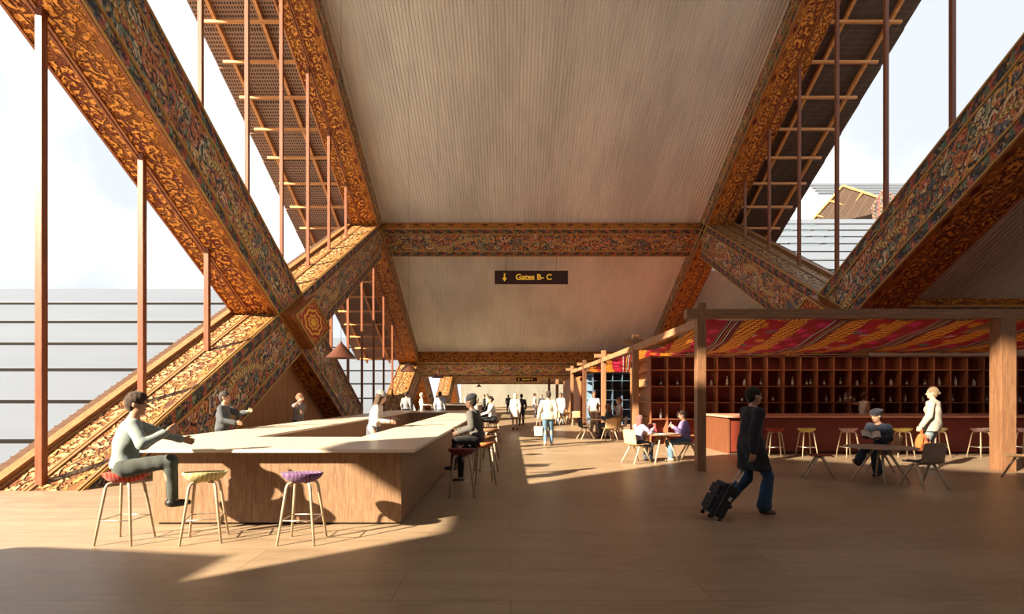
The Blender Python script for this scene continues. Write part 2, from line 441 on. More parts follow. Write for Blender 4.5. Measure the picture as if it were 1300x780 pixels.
for sd in (-1,1):
    knot(sd,19.2,4.29,'carved diamond joint block with red flower panel on the %s crossing'%S[sd])
    knot(sd,45.2,4.29,'second diamond joint block down the hall on the %s'%S[sd])
    knot(sd,45.2+PER,4.29,'third diamond joint block far down the hall on the %s'%S[sd])
# cross beams below ceiling
def cross(label,Dt,Zt,p,w,x0=XL,x1=XR):
    t=thing('cross_beam',label,'beam',(0,0,0),0,'painted cross beams under the ceiling')
    nx=1/math.sqrt(1+SL*SL); dn=Vector((0,-SL*nx,-nx)); ds=Vector((0,nx,-SL*nx))
    A=Vector((0,Dt,Zt)); B=A+dn*p; C=B+ds*w; Dd=A+ds*w
    up=-dn*.3
    def pr(pts): return [Vector((x,q.y,q.z)) for x in (x0,x1) for q in pts]
    a=[A+up,Dd+up,C-ds*.03-dn*.03,B+ds*.03-dn*.03]
    mb=MB(); V=pr(a); mb.add(V,[(0,1,2,3),(7,6,5,4),(0,4,5,1),(1,5,6,2),(2,6,7,3),(3,7,4,0)]); mb.build('timber_core',M_TIM,t)
    mb=MB(); q=[B,C,C-dn*.04,B-dn*.04]; V=pr(q)
    mb.add(V,[(0,1,2,3),(7,6,5,4),(0,4,5,1),(1,5,6,2),(2,6,7,3),(3,7,4,0)])
    mb.uv=[[(mb.v[i][0]*1.0+7, 2.1*((Vector(mb.v[i])-B).dot(ds))/w) for i in f] for f in mb.f]
    ppn=mb.build('painted_panel',M_PNT,t)
    mb=MB(); q=[A-dn*.02,B,B+ds*.04,A-dn*.02+ds*.04]; V=pr(q)
    mb.add(V,[(0,1,2,3),(7,6,5,4),(0,4,5,1),(1,5,6,2),(2,6,7,3),(3,7,4,0)])
    mb.uv=[[(mb.v[i][0], (Vector(mb.v[i])-A).dot(dn)) for i in f] for f in mb.f]
    mb.build('carved_panel',M_CARV,t)
    mb=MB()
    for k in (.01,.19,.81,.99):
        c=B+ds*w*k+dn*.01; mb.bar((x0,c.y,c.z),(x1,c.y,c.z),.06,.06,tuple(dn))
    mb.build('gilt_moulding',M_GOLD,ppn)
cross('painted cross beam spanning the hall below the first ribbed ceiling panel',31.5,11.84,.45,2.3)
cross('painted cross beam at the low end of the second ribbed ceiling panel',43.7,5.25,1.0,2.27)
cross('small far painted cross beam behind the distant gates sign',69.7,5.2,1.0,2.27)
cross('carved beam across the low end of the right side ceiling',18.3,4.97,.3,1.3,XR+BW,27)
# plank infill under the left knot
mb=MB()
pn=MB()
for k in range(24):
    d0=13.3+k*.5; d1=d0+.48
    h=lambda D: max(.02,min(-7.10+SL*D,13.58-SL*D))
    mb.hexa([(-8.3,d0,0),(-8.22,d0,0),(-8.22,d1,0),(-8.3,d1,0),(-8.3,d0,h(d0)),(-8.22,d0,h(d0)),(-8.22,d1,h(d1)),(-8.3,d1,h(d1))])
tag(mb.build('plank_infill',wood('plank_wood',(.26,.10,.035),(.42,.19,.075),.5,ax=2,sc=1.)),'triangular plank wall under the left crossing of the beams','wall panel')
# ================================================================= POSTS
DS=[9.5+2.6*k for k in range(13)]
ords=['nearest','second','third','fourth','fifth','sixth','seventh','eighth','ninth','tenth','eleventh','twelfth','thirteenth']
def post(x,D,z0,z1,label,group,w=.13):
    mb=MB(); mb.box(-w/2,w/2,-w/2,w/2,0,z1-z0)
    o=mb.build('window_post',M_POST,bevel=.008); o.location=(x,D,z0); tag(o,label,'post',group)
i=0
for D in DS[:3]:
    post(-8.32,D,V_c+SL*D+BH-.02,U_c-SL*D-BH+.05,'%s slim timber post from the sunlit carved beam up to the falling beam, lower left'%ords[i],'slim timber posts in the lower left opening'); i+=1
for sd in (-1,1):
    x=-8.5 if sd<0 else 12.13
    i=0
    for D in DS[2:9]:
        low=max(V_c+SL*D,U_c-SL*D)+BH-.03; top=R_c-SL*D-BH+.05
        post(x,D,low,top,'%s slim timber post of the upper %s opening, under the ceiling edge beam'%(ords[i],S[sd]),'slim timber posts in the upper %s opening'%S[sd],.12); i+=1
i=0
for D in DS[6:12]:
    low=max(U_c-SL*D, V_c-SL*PER+SL*D)+BH-.03; low=max(low,0); top=min(V_c+SL*D,R_c-SL*D)-BH+.05
    post(-8.4,D,low,top,'%s slim timber post of the second opening on the left, beyond the first knot'%ords[i],'slim timber posts in the second left opening',.12); i+=1
# ================================================================= EAVES beyond the side frames
t=NT('woven_tile_soffit'); u,v,_=t.uv()
ch=t.m('ABSOLUTE',t.m('FRACT',u*9.)-.5); ch2=t.m('ABSOLUTE',t.m('FRACT',v*7.)-.5)
hole=t.ss(ch,.32,.26)*t.ss(ch2,.32,.26); n_,_=t.noise(t.vec(u,v,0.),.8,4)
M_SOFL=t.out(t.mix(hole,t.mix(n_,(.24,.14,.09),(.36,.22,.15)),(.05,.03,.025)),.8,.1)
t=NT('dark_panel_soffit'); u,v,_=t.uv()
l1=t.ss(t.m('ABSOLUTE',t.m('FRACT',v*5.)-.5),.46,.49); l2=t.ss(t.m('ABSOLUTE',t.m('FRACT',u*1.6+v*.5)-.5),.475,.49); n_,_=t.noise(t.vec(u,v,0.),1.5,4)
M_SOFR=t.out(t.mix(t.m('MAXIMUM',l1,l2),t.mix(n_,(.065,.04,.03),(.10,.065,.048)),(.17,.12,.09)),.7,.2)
M_RAFT=wood('rafter_timber',(.48,.20,.06),(.66,.31,.11),.5,ax=0,sc=.8)
def eave(sd,D0,D1,c,m,x_in,x_out,label,soffit,first):
    t=thing('roof_eave',label,'eave',(0,0,0),0,'timber framed roof eaves outside the hall')
    lo,hi=min(x_in,x_out),max(x_in,x_out)
    # stepped tile courses
    mb=MB(); n=int((D1-D0)/1.375)+1
    for k in range(n):
        a=D0+k*1.375; b=min(a+1.42,D1); xo=x_out+sd*.0
        za=c+m*a; zb=c+m*b+.05
        P=[(lo,a,za),(hi,a,za),(hi,b,zb),(lo,b,zb),(lo,a,za+.14),(hi,a,za+.14),(hi,b,zb+.14),(lo,b,zb+.14)]
        mb.hexa(P)
    mb.uv=[[(mb.v[i][0],mb.v[i][1]) for i in f] for f in mb.f]
    mb.build('tile_soffit',soffit,t)
    for xx in (x_out-sd*.85,x_out-sd*2.7,x_in+sd*.15):
        MB().bar((xx,D0,c+m*D0-.13),(xx,D1,c+m*D1-.13),.13,.16).build('rafter',M_RAFT,t)
    k=0
    D=first
    while D<D1:
        if D>D0:
            MB().bar((x_in,D,c+m*D-.26),(x_out-sd*.45,D,c+m*D-.26),.11,.11).build('purlin',M_RAFT,t)
        D+=1.375
EC=28.3
eave(-1,8,44,EC,-SL,-8.95,-12.6,'tiled eave with orange rafters outside the upper left opening',M_SOFL,21.3-1.375*9)
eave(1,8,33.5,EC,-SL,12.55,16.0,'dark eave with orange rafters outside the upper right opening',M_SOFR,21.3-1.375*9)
# tile cornice running beside the rising left beam
def cornice(sd,c,D0,D1,label):
    xi=XL if sd<0 else XR; xo=xi+sd*BW
    t=thing('tile_cornice',label,'cornice',(0,0,0),0,'stepped tile edgings beside the rising beams')
    mb=MB(); xm=xo+sd*.45
    mb.bar((xm,D0,c+SL*D0+BH-.16),(xm,D1,c+SL*D1+BH-.16),.5,.12)
    n=int((D1-D0)/.2)
    for k in range(n):
        D=D0+k*.2; z=c+SL*D+BH-.10
        mb.bar((xo+sd*.22,D,z),(xo+sd*.72,D,z-.02),.09,.05)
    mb.build('tile_edge',plain('clay_tile',(.10,.055,.035),.8,.1),t)
    mb=MB(); mb.bar((xo+sd*.11,D0,c+SL*D0+BH-.02),(xo+sd*.11,D1,c+SL*D1+BH-.02),.2,.26); mb.build('edge_rail',M_RAIL,t)
cornice(-1,V_c,9.0,31,'stepped clay tile edge beside the sunlit left beam')
cornice(1,V_c,19,31,'stepped clay tile edge beside the rising right beam')
# ================================================================= NEIGHBOURING ROOFS OUTSIDE
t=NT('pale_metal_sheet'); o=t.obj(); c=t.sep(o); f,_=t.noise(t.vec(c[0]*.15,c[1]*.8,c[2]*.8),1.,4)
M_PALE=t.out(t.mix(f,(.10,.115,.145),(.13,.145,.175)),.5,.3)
M_GAP=plain('dark_gutter',(.012,.009,.007),.8,.1)
def pale_roof(label,x0,x1,a,sl,Dlo,Dhi,step,body=True):
    t=thing('stepped_roof',label,'roof',(0,0,0),0,'pale stepped sheet roofs outside')
    mb=MB(); gb=MB(); D=Dhi
    while D>Dlo:
        d0=D-step+.12; z1=a+sl*D; z0=a+sl*d0+.10
        mb.hexa([(x0,d0,z0-.04),(x1,d0,z0-.04),(x1,D,z1-.04),(x0,D,z1-.04),(x0,d0,z0),(x1,d0,z0),(x1,D,z1),(x0,D,z1)])
        gb.box(x0,x1,d0+.02,d0+.2,z0-.3,z0-.045)
        D-=step
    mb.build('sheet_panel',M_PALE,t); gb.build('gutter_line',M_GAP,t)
    z=a+sl*Dhi
    if body: MB().hexa([(x0,Dlo,-1.6),(x1,Dlo,-1.6),(x1,Dhi,-1.6),(x0,Dhi,-1.6),(x0,Dlo,a+sl*Dlo-.6),(x1,Dlo,a+sl*Dlo-.6),(x1,Dhi,z-.6),(x0,Dhi,z-.6)]).build('wall_body',M_PLAST,t)
    return t
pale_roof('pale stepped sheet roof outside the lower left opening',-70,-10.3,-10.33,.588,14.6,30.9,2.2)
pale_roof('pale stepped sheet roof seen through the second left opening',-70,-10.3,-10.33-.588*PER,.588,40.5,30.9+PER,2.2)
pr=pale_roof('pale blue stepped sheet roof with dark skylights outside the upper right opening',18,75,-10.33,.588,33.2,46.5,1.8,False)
M_SKYL=plain('dark_skylight_glass',(.05,.07,.08),.15,.6)
for (xa,xb,da,db) in ((20.6,22.6,38.5,46),(23.2,24.0,39,46),(24.4,25.4,40,46)):
    f=lambda D: -10.33+.588*D+.03
    MB().hexa([(xa,da,f(da)-.1),(xb,da,f(da)-.1),(xb,db,f(db)-.1),(xa,db,f(db)-.1),(xa,da,f(da)),(xb,da,f(da)),(xb,db,f(db)),(xa,db,f(db))]).build('skylight',M_SKYL,pr)
# far gable of another hall, right
g=thing('distant_gable','small distant tiled gable with orange rafters above the pale roof on the right','roof',(0,0,0))
A=PT(1070,236,60); B=PT(1150,262,58); C=PT(1120,300,62); D_=PT(1020,292,64); E=PT(1100,300,60)
def quad(a,b,c,d,th): 
    n=(b-a).cross(d-a).normalized()*th; return [a,b,c,d,a+n,b+n,c+n,d+n]
MB().hexa(quad(A,B,C,D_,.25)).build('tile_soffit',M_SOFR,g)
mb=MB()
for k in (0,.33,.66,1): mb.bar(A.lerp(D_,k),B.lerp(C,k),.22,.22)
for k in (0,.33,.66,1): mb.bar(A.lerp(B,k),D_.lerp(C,k),.22,.22)
mb.build('rafter_frame',M_RAFT,g)
P1=PT(1108,262,57); P2=PT(1122,240,57); P3=PT(1150,256,57); P4=PT(1112,290,57)
MB().hexa(quad(P1,P2,P3,P4,.3)).build('painted_panel',painted(),g)
A=PT(1075,234,66); mbx=MB()
for k in range(4): mbx.box(37,60,66-k*.6,66.4-k*.6,A.z-k*.55-.15,A.z-k*.55+.1)
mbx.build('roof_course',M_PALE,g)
# ================================================================= BARS
M_OAK = wood('bar_front_oak',(.145,.075,.038),(.26,.15,.082),.5,ax=2,sc=3.0)
M_STONE=plain('pale_stone_top',(.66,.55,.43),.3,.4,var=.06,vs=2.)
M_KICK=plain('dark_plinth',(.06,.04,.03),.7,.2)
def ring_bar(label,outer,inner,zt,over):
    """outer: list of 5 outline points (front-left, left, back-left, back-right, front-right); inner x0,x1,d0,d1"""
    t=thing('bar_counter',label,'bar counter',(0,0,0),0,'ring shaped timber bars')
    x0,x1,d0,d1=inner
    A,B,C,Dd,E=outer
    def top(o,i,z0,z1):
        a,b,c,d,e=o; x0,x1,d0,d1=i
        mb=MB()
        def q(*p):
            mb.hexa([(x,y,z0) for x,y in p]+[(x,y,z1) for x,y in p])
        q(a,e,(x1,d0),(x0,d0)); q(e,d,(x1,d1),(x1,d0)); q(d,c,(x0,d1),(x1,d1)); q(c,b,(x0,d0),(x0,d1)); 
        mb.add([(a[0],a[1],z0),(x0,d0,z0),(b[0],b[1],z0),(a[0],a[1],z1),(x0,d0,z1),(b[0],b[1],z1)],[(0,2,1),(3,4,5),(0,3,5,2)])
        return mb
    top(outer,inner,zt-.04,zt).build('countertop',M_STONE,t)
    o2=[(A[0]+over,A[1]+over),(B[0]+over,B[1]),(C[0]+over,C[1]-over),(Dd[0]-over,Dd[1]-over),(E[0]-over,E[1]+over)]
    i2=(x0-.04,x1+.04,d0-.04,d1+.04)
    top(o2,i2,.03,zt-.04).build('front_panel',M_OAK,t)
    o3=[(A[0]+over+.05,A[1]+over+.05),(B[0]+over+.05,B[1]),(C[0]+over+.05,C[1]-over-.05),(Dd[0]-over-.05,Dd[1]-over-.05),(E[0]-over-.05,E[1]+over+.05)]
    top(o3,(x0-.08,x1+.08,d0-.08,d1+.08),0,.04).build('plinth',M_KICK,t)
    return t
ring_bar('long oak fronted ring bar with pale stone top in the left foreground',
   [(-4.78,6.66),(-5.46,8.5),(-5.46,24.6),(-1.2,24.6),(-1.2,6.66)],(-4.15,-2.42,8.7,22.2),.985,.2)
ring_bar('second ring bar with pale top further down the hall',
   [(-5.6,39),(-6.1,40),(-6.1,51),(-2.3,51),(-2.3,39)],(-5.0,-3.4,41.5,49),.985,.15)
# ================================================================= STOOLS
M_ASH=wood('pale_ash',(.40,.29,.19),(.52,.39,.26),.45,ax=2,sc=2.)
M_ASHB=wood('warm_ash',(.46,.28,.14),(.62,.41,.22),.45,ax=0,sc=1.5)
M_STEEL=plain('brushed_steel_rail',(.55,.50,.44),.35,.5,metal=.8)
@cached
def felt(name,a,b,sc=26.):
    t=NT(name); o=t.obj(); c=t.sep(o); f,_=t.noise(o,9,3)
    w=t.m('SINE',(c[0]+c[1]*.6)*sc*5.+f*7.)
    return t.out(t.mix(t.ss(w,-.2,.6),a,b),.9,.1,sheen=.1)
FELT={'red':((.30,.025,.02),(.42,.09,.045)),'olive':((.42,.34,.13),(.60,.50,.24)),'purple':((.11,.05,.12),(.19,.10,.19)),
 'maroon':((.16,.03,.03),(.24,.06,.05)),'orange':((.42,.12,.04),(.55,.20,.07)),'yellow':((.62,.46,.10),(.74,.58,.2)),'mauve':((.42,.25,.26),(.56,.38,.37)),'brown':((.22,.10,.05),(.30,.15,.08))}
def stool(x,y,rz,color,label,group='bar stools',leg=None):
    t=thing('bar_stool',label,'bar stool',(x,y,0),rz,group)
    m=felt('felt_'+color,*FELT[color])
    mb=MB()
    prof=[(.0,.668),(.10,.672),(.165,.694),(.205,.73),(.222,.765),(.217,.772),(.19,.752),(.12,.738),(.0,.733)]
    n=28; V=[]; Fc=[]
    for r,z in prof:
        for k in range(n):
            th=2*PI*k/n; xx=math.cos(th); yy=math.sin(th)
            lift=max(0,-yy)**2*.030*(r/.22)**2 + .012*abs(xx)**3*(r/.22)**2
            V.append((r*1.04*xx,r*.93*yy,z+lift))
    mm=len(prof)
    for i in range(mm-1):
        for k in range(n): Fc.append((i*n+k,i*n+(k+1)%n,(i+1)*n+(k+1)%n,(i+1)*n+k))
    mb.add(V,Fc,None,True); mb.build('seat',m,t)
    lm=leg or M_ASH
    R={}
    for sx in (-1,1):
        for sy in (-1,1):
            mb=MB(); top=(sx*.05,sy*.05,.672)
            pts=[top,(sx*.095,sy*.088,.676),(sx*.122,sy*.112,.658),(sx*.133,sy*.122,.62),(sx*.205,sy*.198,0.0)]
            mb.tube(pts,[.011,.014,.0165,.0165,.0125],10); mb.build('leg',lm,t)
            k=.27/.62; R[sx,sy]=(sx*(.205-.072*k),sy*(.198-.076*k),.27)
    mb=MB()
    for a,b in (((-1,-1),(1,-1)),((1,-1),(1,1)),((1,1),(-1,1)),((-1,1),(-1,-1))): mb.tube([R[a],R[b]],.006,8)
    mb.build('footrest',M_STEEL,t)
    return t
stool(-4.37,6.08,0,'red','bar stool with red felt seat under the man in the grey shirt','bar stools at the short end of the ring bar')
stool(-3.49,6.12,.30,'olive','empty bar stool with olive seat, middle of the three at the bar end','bar stools at the short end of the ring bar')
stool(-2.36,6.08,0,'purple','empty bar stool with purple seat at the bar end, right of the olive one','bar stools at the short end of the ring bar')
G='bar stools along the long side of the ring bar'
stool(-.80,8.82,.1,'maroon','empty maroon bar stool in front of the man in black beanie',G)
stool(-.50,10.15,PI/2+.2,'orange','orange seated bar stool under the man in black beanie',G)
stool(-.52,11.7,.3,'brown','brown bar stool just behind the man in black beanie',G)
stool(-.52,14.2,.1,'brown','brown bar stool halfway along the ring bar',G)
stool(-.60,19.0,.3,'brown','bar stool under the seated person in white shirt',G)
stool(-.75,21.2,.3,'brown','bar stool under the seated person in black by the far bar end',G)
# ================================================================= CHAIRS, TABLES
def chair(x,y,yaw,label,group,shell=None,pad=None,back=True,leg=None,sc=1.):
    t=thing('shell_chair' if back else 'low_stool_chair',label,'chair',(x,y,0),-math.radians(yaw),group)
    t.scale=(sc,sc,sc)
    sh=shell or M_ASHB
    prof=[(.235,.432),(.20,.452),(.10,.448),(-.05,.436),(-.15,.435),(-.205,.462),(-.228,.53),(-.245,.62),(-.262,.72),(-.275,.80),(-.28,.825)]
    if not back: prof=prof[:6]+[(-.24,.5)]
    prof.reverse()
    def fn(a,b):
        k=a*(len(prof)-1); i=min(int(k),len(prof)-2); f=k-i
        yy=prof[i][0]*(1-f)+prof[i+1][0]*f; zz=prof[i][1]*(1-f)+prof[i+1][1]*f
        s=b*2-1; w=.225
        if a<.12: w=.225*math.sqrt(max(0,1-((.12-a)/.12)**2*.35))
        if a>.9: w=.225*math.sqrt(max(0,1-((a-.9)/.1)**2*.25))
        cv=.022*s*s
        return (s*w, yy+(cv if zz>.5 else 0), zz+(cv if zz<=.5 else 0))
    MB().grid(fn,22,8,.014).build('seat_shell',sh,t)
    if pad:
        def fp(a,b):
            yy=-.16+a*.36; s=b*2-1; e=1-.25*abs(2*a-1)**4
            return (s*.19*e,yy,.462+.018*s*s-.012*(2*a-1)**4+.006)
        g=MB().grid(fp,10,8,.02); g.build('seat_pad',pad,t)
    for sx in (-1,1):
        for fy in (.27,-.28):
            MB().tube([(sx*.15,fy*.10,.437),(sx*.17,fy*.2,.41),(sx*.235,fy,.0)],[.018,.023,.016],10).build('leg',leg or M_ASH,t)
    MB().tube([(-.16,0,.42),(.16,0,.42)],.013,8).build('cross_rail',leg or M_ASH,t)
    return t
def table(x,y,r,h,label,mat,yaw=0,n=4,group='round cafe tables',spread=.62):
    t=thing('cafe_table',label,'table',(x,y,0),yaw,group)
    MB().lathe([(0,h-.022),(r-.03,h-.022),(r-.004,h-.012),(r,h-.006),(r-.004,h),(0,h)],n=40,smooth=False,close=True).build('tabletop',mat,t)
    MB().lathe([(0,h-.06),(.11,h-.06),(.13,h-.022),(0,h-.022)],n=20,close=True).build('hub',M_ASH,t)
    for k in range(n):
        a=2*PI*k/n+PI/4; c,s=math.cos(a),math.sin(a)
        MB().tube([(c*.10,s*.10,h-.03),(c*r*spread,s*r*spread,0)],[.024,.017],10).build('leg',M_ASH,t)
    return t
M_GREYW=wood('grey_brown_wood',(.30,.20,.14),(.42,.29,.21),.5,ax=0,sc=1.)
G='shell chairs in the cafe'
table(7.15,10.35,.62,.67,'round cafe table with brown top beside the man reading',M_GREYW,.35,4,spread=.75)
chair(7.42,9.63,-6,'brown shell chair with purple seat pad turned away beside the reading table',G,plain('taupe_shell',(.27,.19,.135),.5),felt('felt_purple',*FELT['purple']))
chair(6.2,10.75,115,'low backless chair with dark red seat left of the reading table',G,plain('red_shell',(.20,.035,.03),.5),None,False)
chair(7.92,11.35,-75,'shell chair under the man reading',G,M_ASHB)
chair(10.2,10.6,-90,'pale wooden shell chair at the right edge behind the pergola post',G,M_ASHB)
table(3.83,13.5,.46,.70,'small round table between the two seated girls',M_GREYW,.1,4,spread=.95)
chair(3.12,13.25,62,'pale wooden shell chair under the long haired girl',G,M_ASHB)
chair(4.55,13.6,-80,'wooden chair under the girl in purple jumper behind the pergola post',G,M_ASH)
table(3.35,21.2,.5,.72,'round table with people under the second pergola frame',M_ASHB,.2)
chair(2.85,20.3,75,'black shell chair beside the round table further back',G,plain('black_shell',(.02,.02,.025),.45))
chair(3.62,19.6,-8,'wooden shell chair seen from behind at the table of the person in blue',G,M_ASHB)
chair(4.35,21.2,-90,'pale wooden shell chair right of the person in blue hoodie',G,M_ASH)
chair(3.95,20.6,-15,'wooden chair under the person in blue hoodie',G,M_ASHB)
table(3.4,30.6,.5,.72,'distant round table by the far wooden chairs',M_ASHB,.2)
chair(2.8,29.9,60,'distant wooden chair left of the far round table',G,M_ASHB)
chair(3.6,29.4,0,'distant wooden chair in front of the far round table',G,M_ASHB)
chair(3.2,31.9,180,'distant wooden chair behind the far round table',G,M_ASHB)
chair(2.9,34.2,60,'distant wooden chair, farthest of the cafe chairs',G,M_ASHB)
# ================================================================= PERGOLA
PXL=4.07
def pergola_post(x,D,w,d,h,label):
    o=MB().box(-w/2,w/2,0,d,0,h).build('pergola_post',M_LIGHTW,bevel=.008); o.location=(x+w/2,D,0); tag(o,label,'post','timber pergola posts')
FR=[11.65,17.75,23.85,30.0,36.1]
lab=['thick pergola post between the seated girl and the man with the suitcase','pergola post at the left corner of the red shelving','slender sunlit pergola post beside the woman in white shirt','sunlit pergola post in front of the blue shelving end','farthest sunlit pergola post with cross arm']
for D,l in zip(FR,lab): pergola_post(PXL,D,.19,.22,3.68,l)
pergola_post(10.68,11.65,.33,.3,3.36,'wide pergola post at the right edge of the bar')
def pbeam(name,label,a,b,w,h,mat): 
    o=MB().bar(a,b,w,h).build(name,mat,bevel=.006); tag(o,label,'beam','timber pergola beams')
pbeam('pergola_beam','long horizontal pergola beam above the red bar',(3.84,11.76,3.45),(14.5,11.76,3.45),.2,.2,M_LIGHTX)
pbeam('pergola_beam','pergola side beam running back from the thick post',(PXL+.095,11.88,3.26),(PXL+.095,36.4,3.26),.16,.18,M_LIGHTY)
for D,l in zip(FR[1:],['second','third','fourth','fifth']):
    pbeam('cross_arm','cross arm on the %s pergola post'%l,(PXL-.32,D+.11,3.44),(PXL+.55,D+.11,3.44),.14,.16,M_LIGHTX)
pbeam('pergola_beam','rear pergola beam above the red shelving',(PXL+.2,17.86,3.26),(15.5,17.86,3.26),.14,.16,M_LIGHTX)
pbeam('pergola_beam','right side pergola beam running back above the wide post',(10.85,11.88,3.26),(10.85,17.8,3.26),.16,.18,M_LIGHTY)
for k,D in enumerate((48.,58.)):
    pergola_post(PXL,D,.25,.25,3.6,'distant timber post beside the far %s'%('walkers' if k else 'kiosk'))
# woven canopies
def textile(name,bright=1.,pale=0.):
    t=NT(name); u,v,_=t.uv()
    P=2.35; x=t.m('FRACT',u/P)
    nx,_=t.noise(t.vec(u*2.,v*2.,0.),1.,2)
    leafy=t.m('SINE',(u*1.+v*1.6)*22.)*t.m('SINE',(u*1.-v*1.1)*19.)+t.m('SINE',u*60.+v*30.)*.35
    leaf=t.ss(leafy,-.15,.1)
    org=t.mix(leaf,(.30,.03,.015),(1.,.42,.05))
    fig=t.ss(t.m('SINE',v*7.5)*t.m('SINE',u*9.+1.)+leafy*.35,.35,.5)
    figc=t.ramp(t.m('FRACT',v*.83),[(0,(.75,.25,.03)),(.3,(.60,.03,.18)),(.5,(.12,.18,.16)),(.7,(.65,.45,.42)),(.85,(.7,.12,.03))],'CONSTANT')
    mar=t.mix(fig,(.46,.02,.03),figc)
    pur=t.mix(fig,(.36,.02,.03),(.70,.03,.14))
    st=t.ss(t.m('SINE',u*84.),-.1,.1); stripe=t.mix(st,(.015,.01,.02),t.ramp(t.m('FRACT',u*5.1),[(0,(.55,.45,.38)),(.35,(.4,.02,.03)),(.7,(.62,.25,.04))],'CONSTANT'))
    c=t.mix(x>.16,stripe,org); c=t.mix(x>.36,c,mar); c=t.mix(x>.58,c,org); c=t.mix(x>.78,c,pur)
    ln=t.ss(t.m('ABSOLUTE',t.m('FRACT',x*5.-.8)-.5),.47,.49); c=t.mix(ln*.8,c,(.02,.01,.01))
    fd=t.m('SINE',u*300.); 
    m=t.out(c,.85,.1,bump=fd,bstr=.15,bdist=.003,sheen=.1)
    # thin cloth lets daylight through
    nt=m.node_tree; p=[n for n in nt.nodes if n.type=='BSDF_PRINCIPLED'][0]; out=[n for n in nt.nodes if n.type=='OUTPUT_MATERIAL'][0]
    tr=nt.nodes.new('ShaderNodeBsdfTranslucent'); t.put(tr.inputs[0],c); ms=nt.nodes.new('ShaderNodeMixShader'); ms.inputs[0].default_value=.5
    nt.links.new(p.outputs[0],ms.inputs[1]); nt.links.new(tr.outputs[0],ms.inputs[2]); nt.links.new(ms.outputs[0],out.inputs[0])
    return m
M_TEX=textile('woven_textile')
def canopy(label,x0,x1,d0,d1,z0,z1,sag,n=4,mat=None):
    def fn(a,b):
        x=x0+(x1-x0)*a; y=d0+(d1-d0)*b
        z=z0+(z1-z0)*b - sag*math.sin(PI*b) - .05*abs(math.sin(a*PI*n))*math.sin(PI*min(1,b*1.2)) + .02*math.sin(x*5+y*2)
        return (x,y,z)
    o=MB().grid(fn,90,20,0,uvfn=lambda a,b:((x0+(x1-x0)*a)+ (d0+(d1-d0)*b)*-.21,(d0+(d1-d0)*b)*.8)).build('textile_canopy',mat or M_TEX)
    tag(o,label,'canopy','woven canopies over the pergola')
canopy('red and orange patterned cloth canopy hanging above the red bar',4.3,15.2,11.88,17.7,3.34,3.08,.16)
canopy('patterned cloth canopy over the second pergola bay',4.28,12,18.0,23.8,3.33,3.30,.12,3)
canopy('patterned cloth canopy over the blue shelving bay',4.28,12,24.1,30,3.32,3.20,.2,3)
canopy('farthest patterned cloth canopy of the pergola',4.28,12,30.3,36,3.33,3.30,.12,3)
# ================================================================= RED BAR + SHELVES
M_REDW=wood('red_stained_wood',(.21,.065,.03),(.32,.115,.052),.5,ax=2,sc=1.5)
M_REDF=wood('red_front',(.13,.019,.011),(.18,.034,.018),.5,ax=2,sc=2.)
M_REDT=plain('salmon_stone_top',(.60,.27,.18),.3,.5,var=.08)
M_ORW=wood('orange_side_wood',(.26,.10,.04),(.38,.17,.07),.5,ax=2,sc=1.5)
b=thing('bar_counter','red fronted bar counter with salmon top under the patterned canopy','bar counter',(0,0,0))
MB().box(6.27,15.4,15.33,17.1,.05,1.03).build('front_panel',M_REDF,b)
MB().box(6.225,6.27,15.3,17.13,.0,1.03).build('side_panel',wood('shaded_side_wood',(.10,.032,.014),(.16,.056,.024),.5,ax=2,sc=1.5),b)  # side wood darkened, its shade is put into the colour
MB().box(6.16,15.5,15.2,17.2,1.03,1.09).build('countertop',M_REDT,b,bevel=.008)
MB().box(6.3,15.4,15.4,17.05,0,.05).build('plinth',M_KICK,b)
def shelving(label,x0,x1,D,dep,H,rows,pitch,mat,matb,side,sidedep):
    t=thing('bottle_shelving',label,'shelving',(0,0,0))
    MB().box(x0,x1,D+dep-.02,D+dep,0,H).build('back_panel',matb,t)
    n=int((x1-x0)/pitch)
    for k in range(n+1):
        x=x0+k*pitch; MB().box(x-.018,x+.018,D,D+dep-.02,0,H).build('upright',mat,t)
    for z in rows: MB().box(x0,x1,D+.012,D+dep-.02,z-.03,z).build('shelf_board',mat,t)
    MB().box(x0,x1,D,D+dep,H-.04,H).build('top_board',mat,t)
    if sidedep:
        MB().box(x0+.35,x0+.38,D+dep,D+sidedep,0,H).build('side_back',side,t)
        MB().box(x0,x0+.35,D+sidedep-.04,D+sidedep,0,H).build('side_upright',side,t)
        MB().box(x0,x0+.35,D+dep,D+dep+.04,0,H).build('side_upright',side,t)
        for z in rows+[H]: MB().box(x0,x0+.35,D+dep+.04,D+sidedep-.04,z-.03,z).build('side_shelf',side,t)
    return t
RW=[.33,.885,1.44,1.99,2.54]
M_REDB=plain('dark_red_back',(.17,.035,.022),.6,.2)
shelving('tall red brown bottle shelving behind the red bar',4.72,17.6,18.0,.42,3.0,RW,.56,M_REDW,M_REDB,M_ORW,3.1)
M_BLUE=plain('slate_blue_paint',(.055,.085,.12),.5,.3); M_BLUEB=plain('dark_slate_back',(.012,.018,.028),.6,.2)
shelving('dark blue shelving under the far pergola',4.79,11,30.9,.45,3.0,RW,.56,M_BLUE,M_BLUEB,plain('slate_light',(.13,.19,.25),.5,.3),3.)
k3=thing('timber_kiosk','brown timber clad kiosk beyond the blue shelving','kiosk',(0,0,0))
mb=MB()
for i in range(30): mb.box(4.8,4.86,37+i*.4,37.37+i*.4,0,3)
mb.build('side_cladding',M_ORW,k3); MB().box(4.86,10,37,49,0,3).build('body',M_REDW,k3)
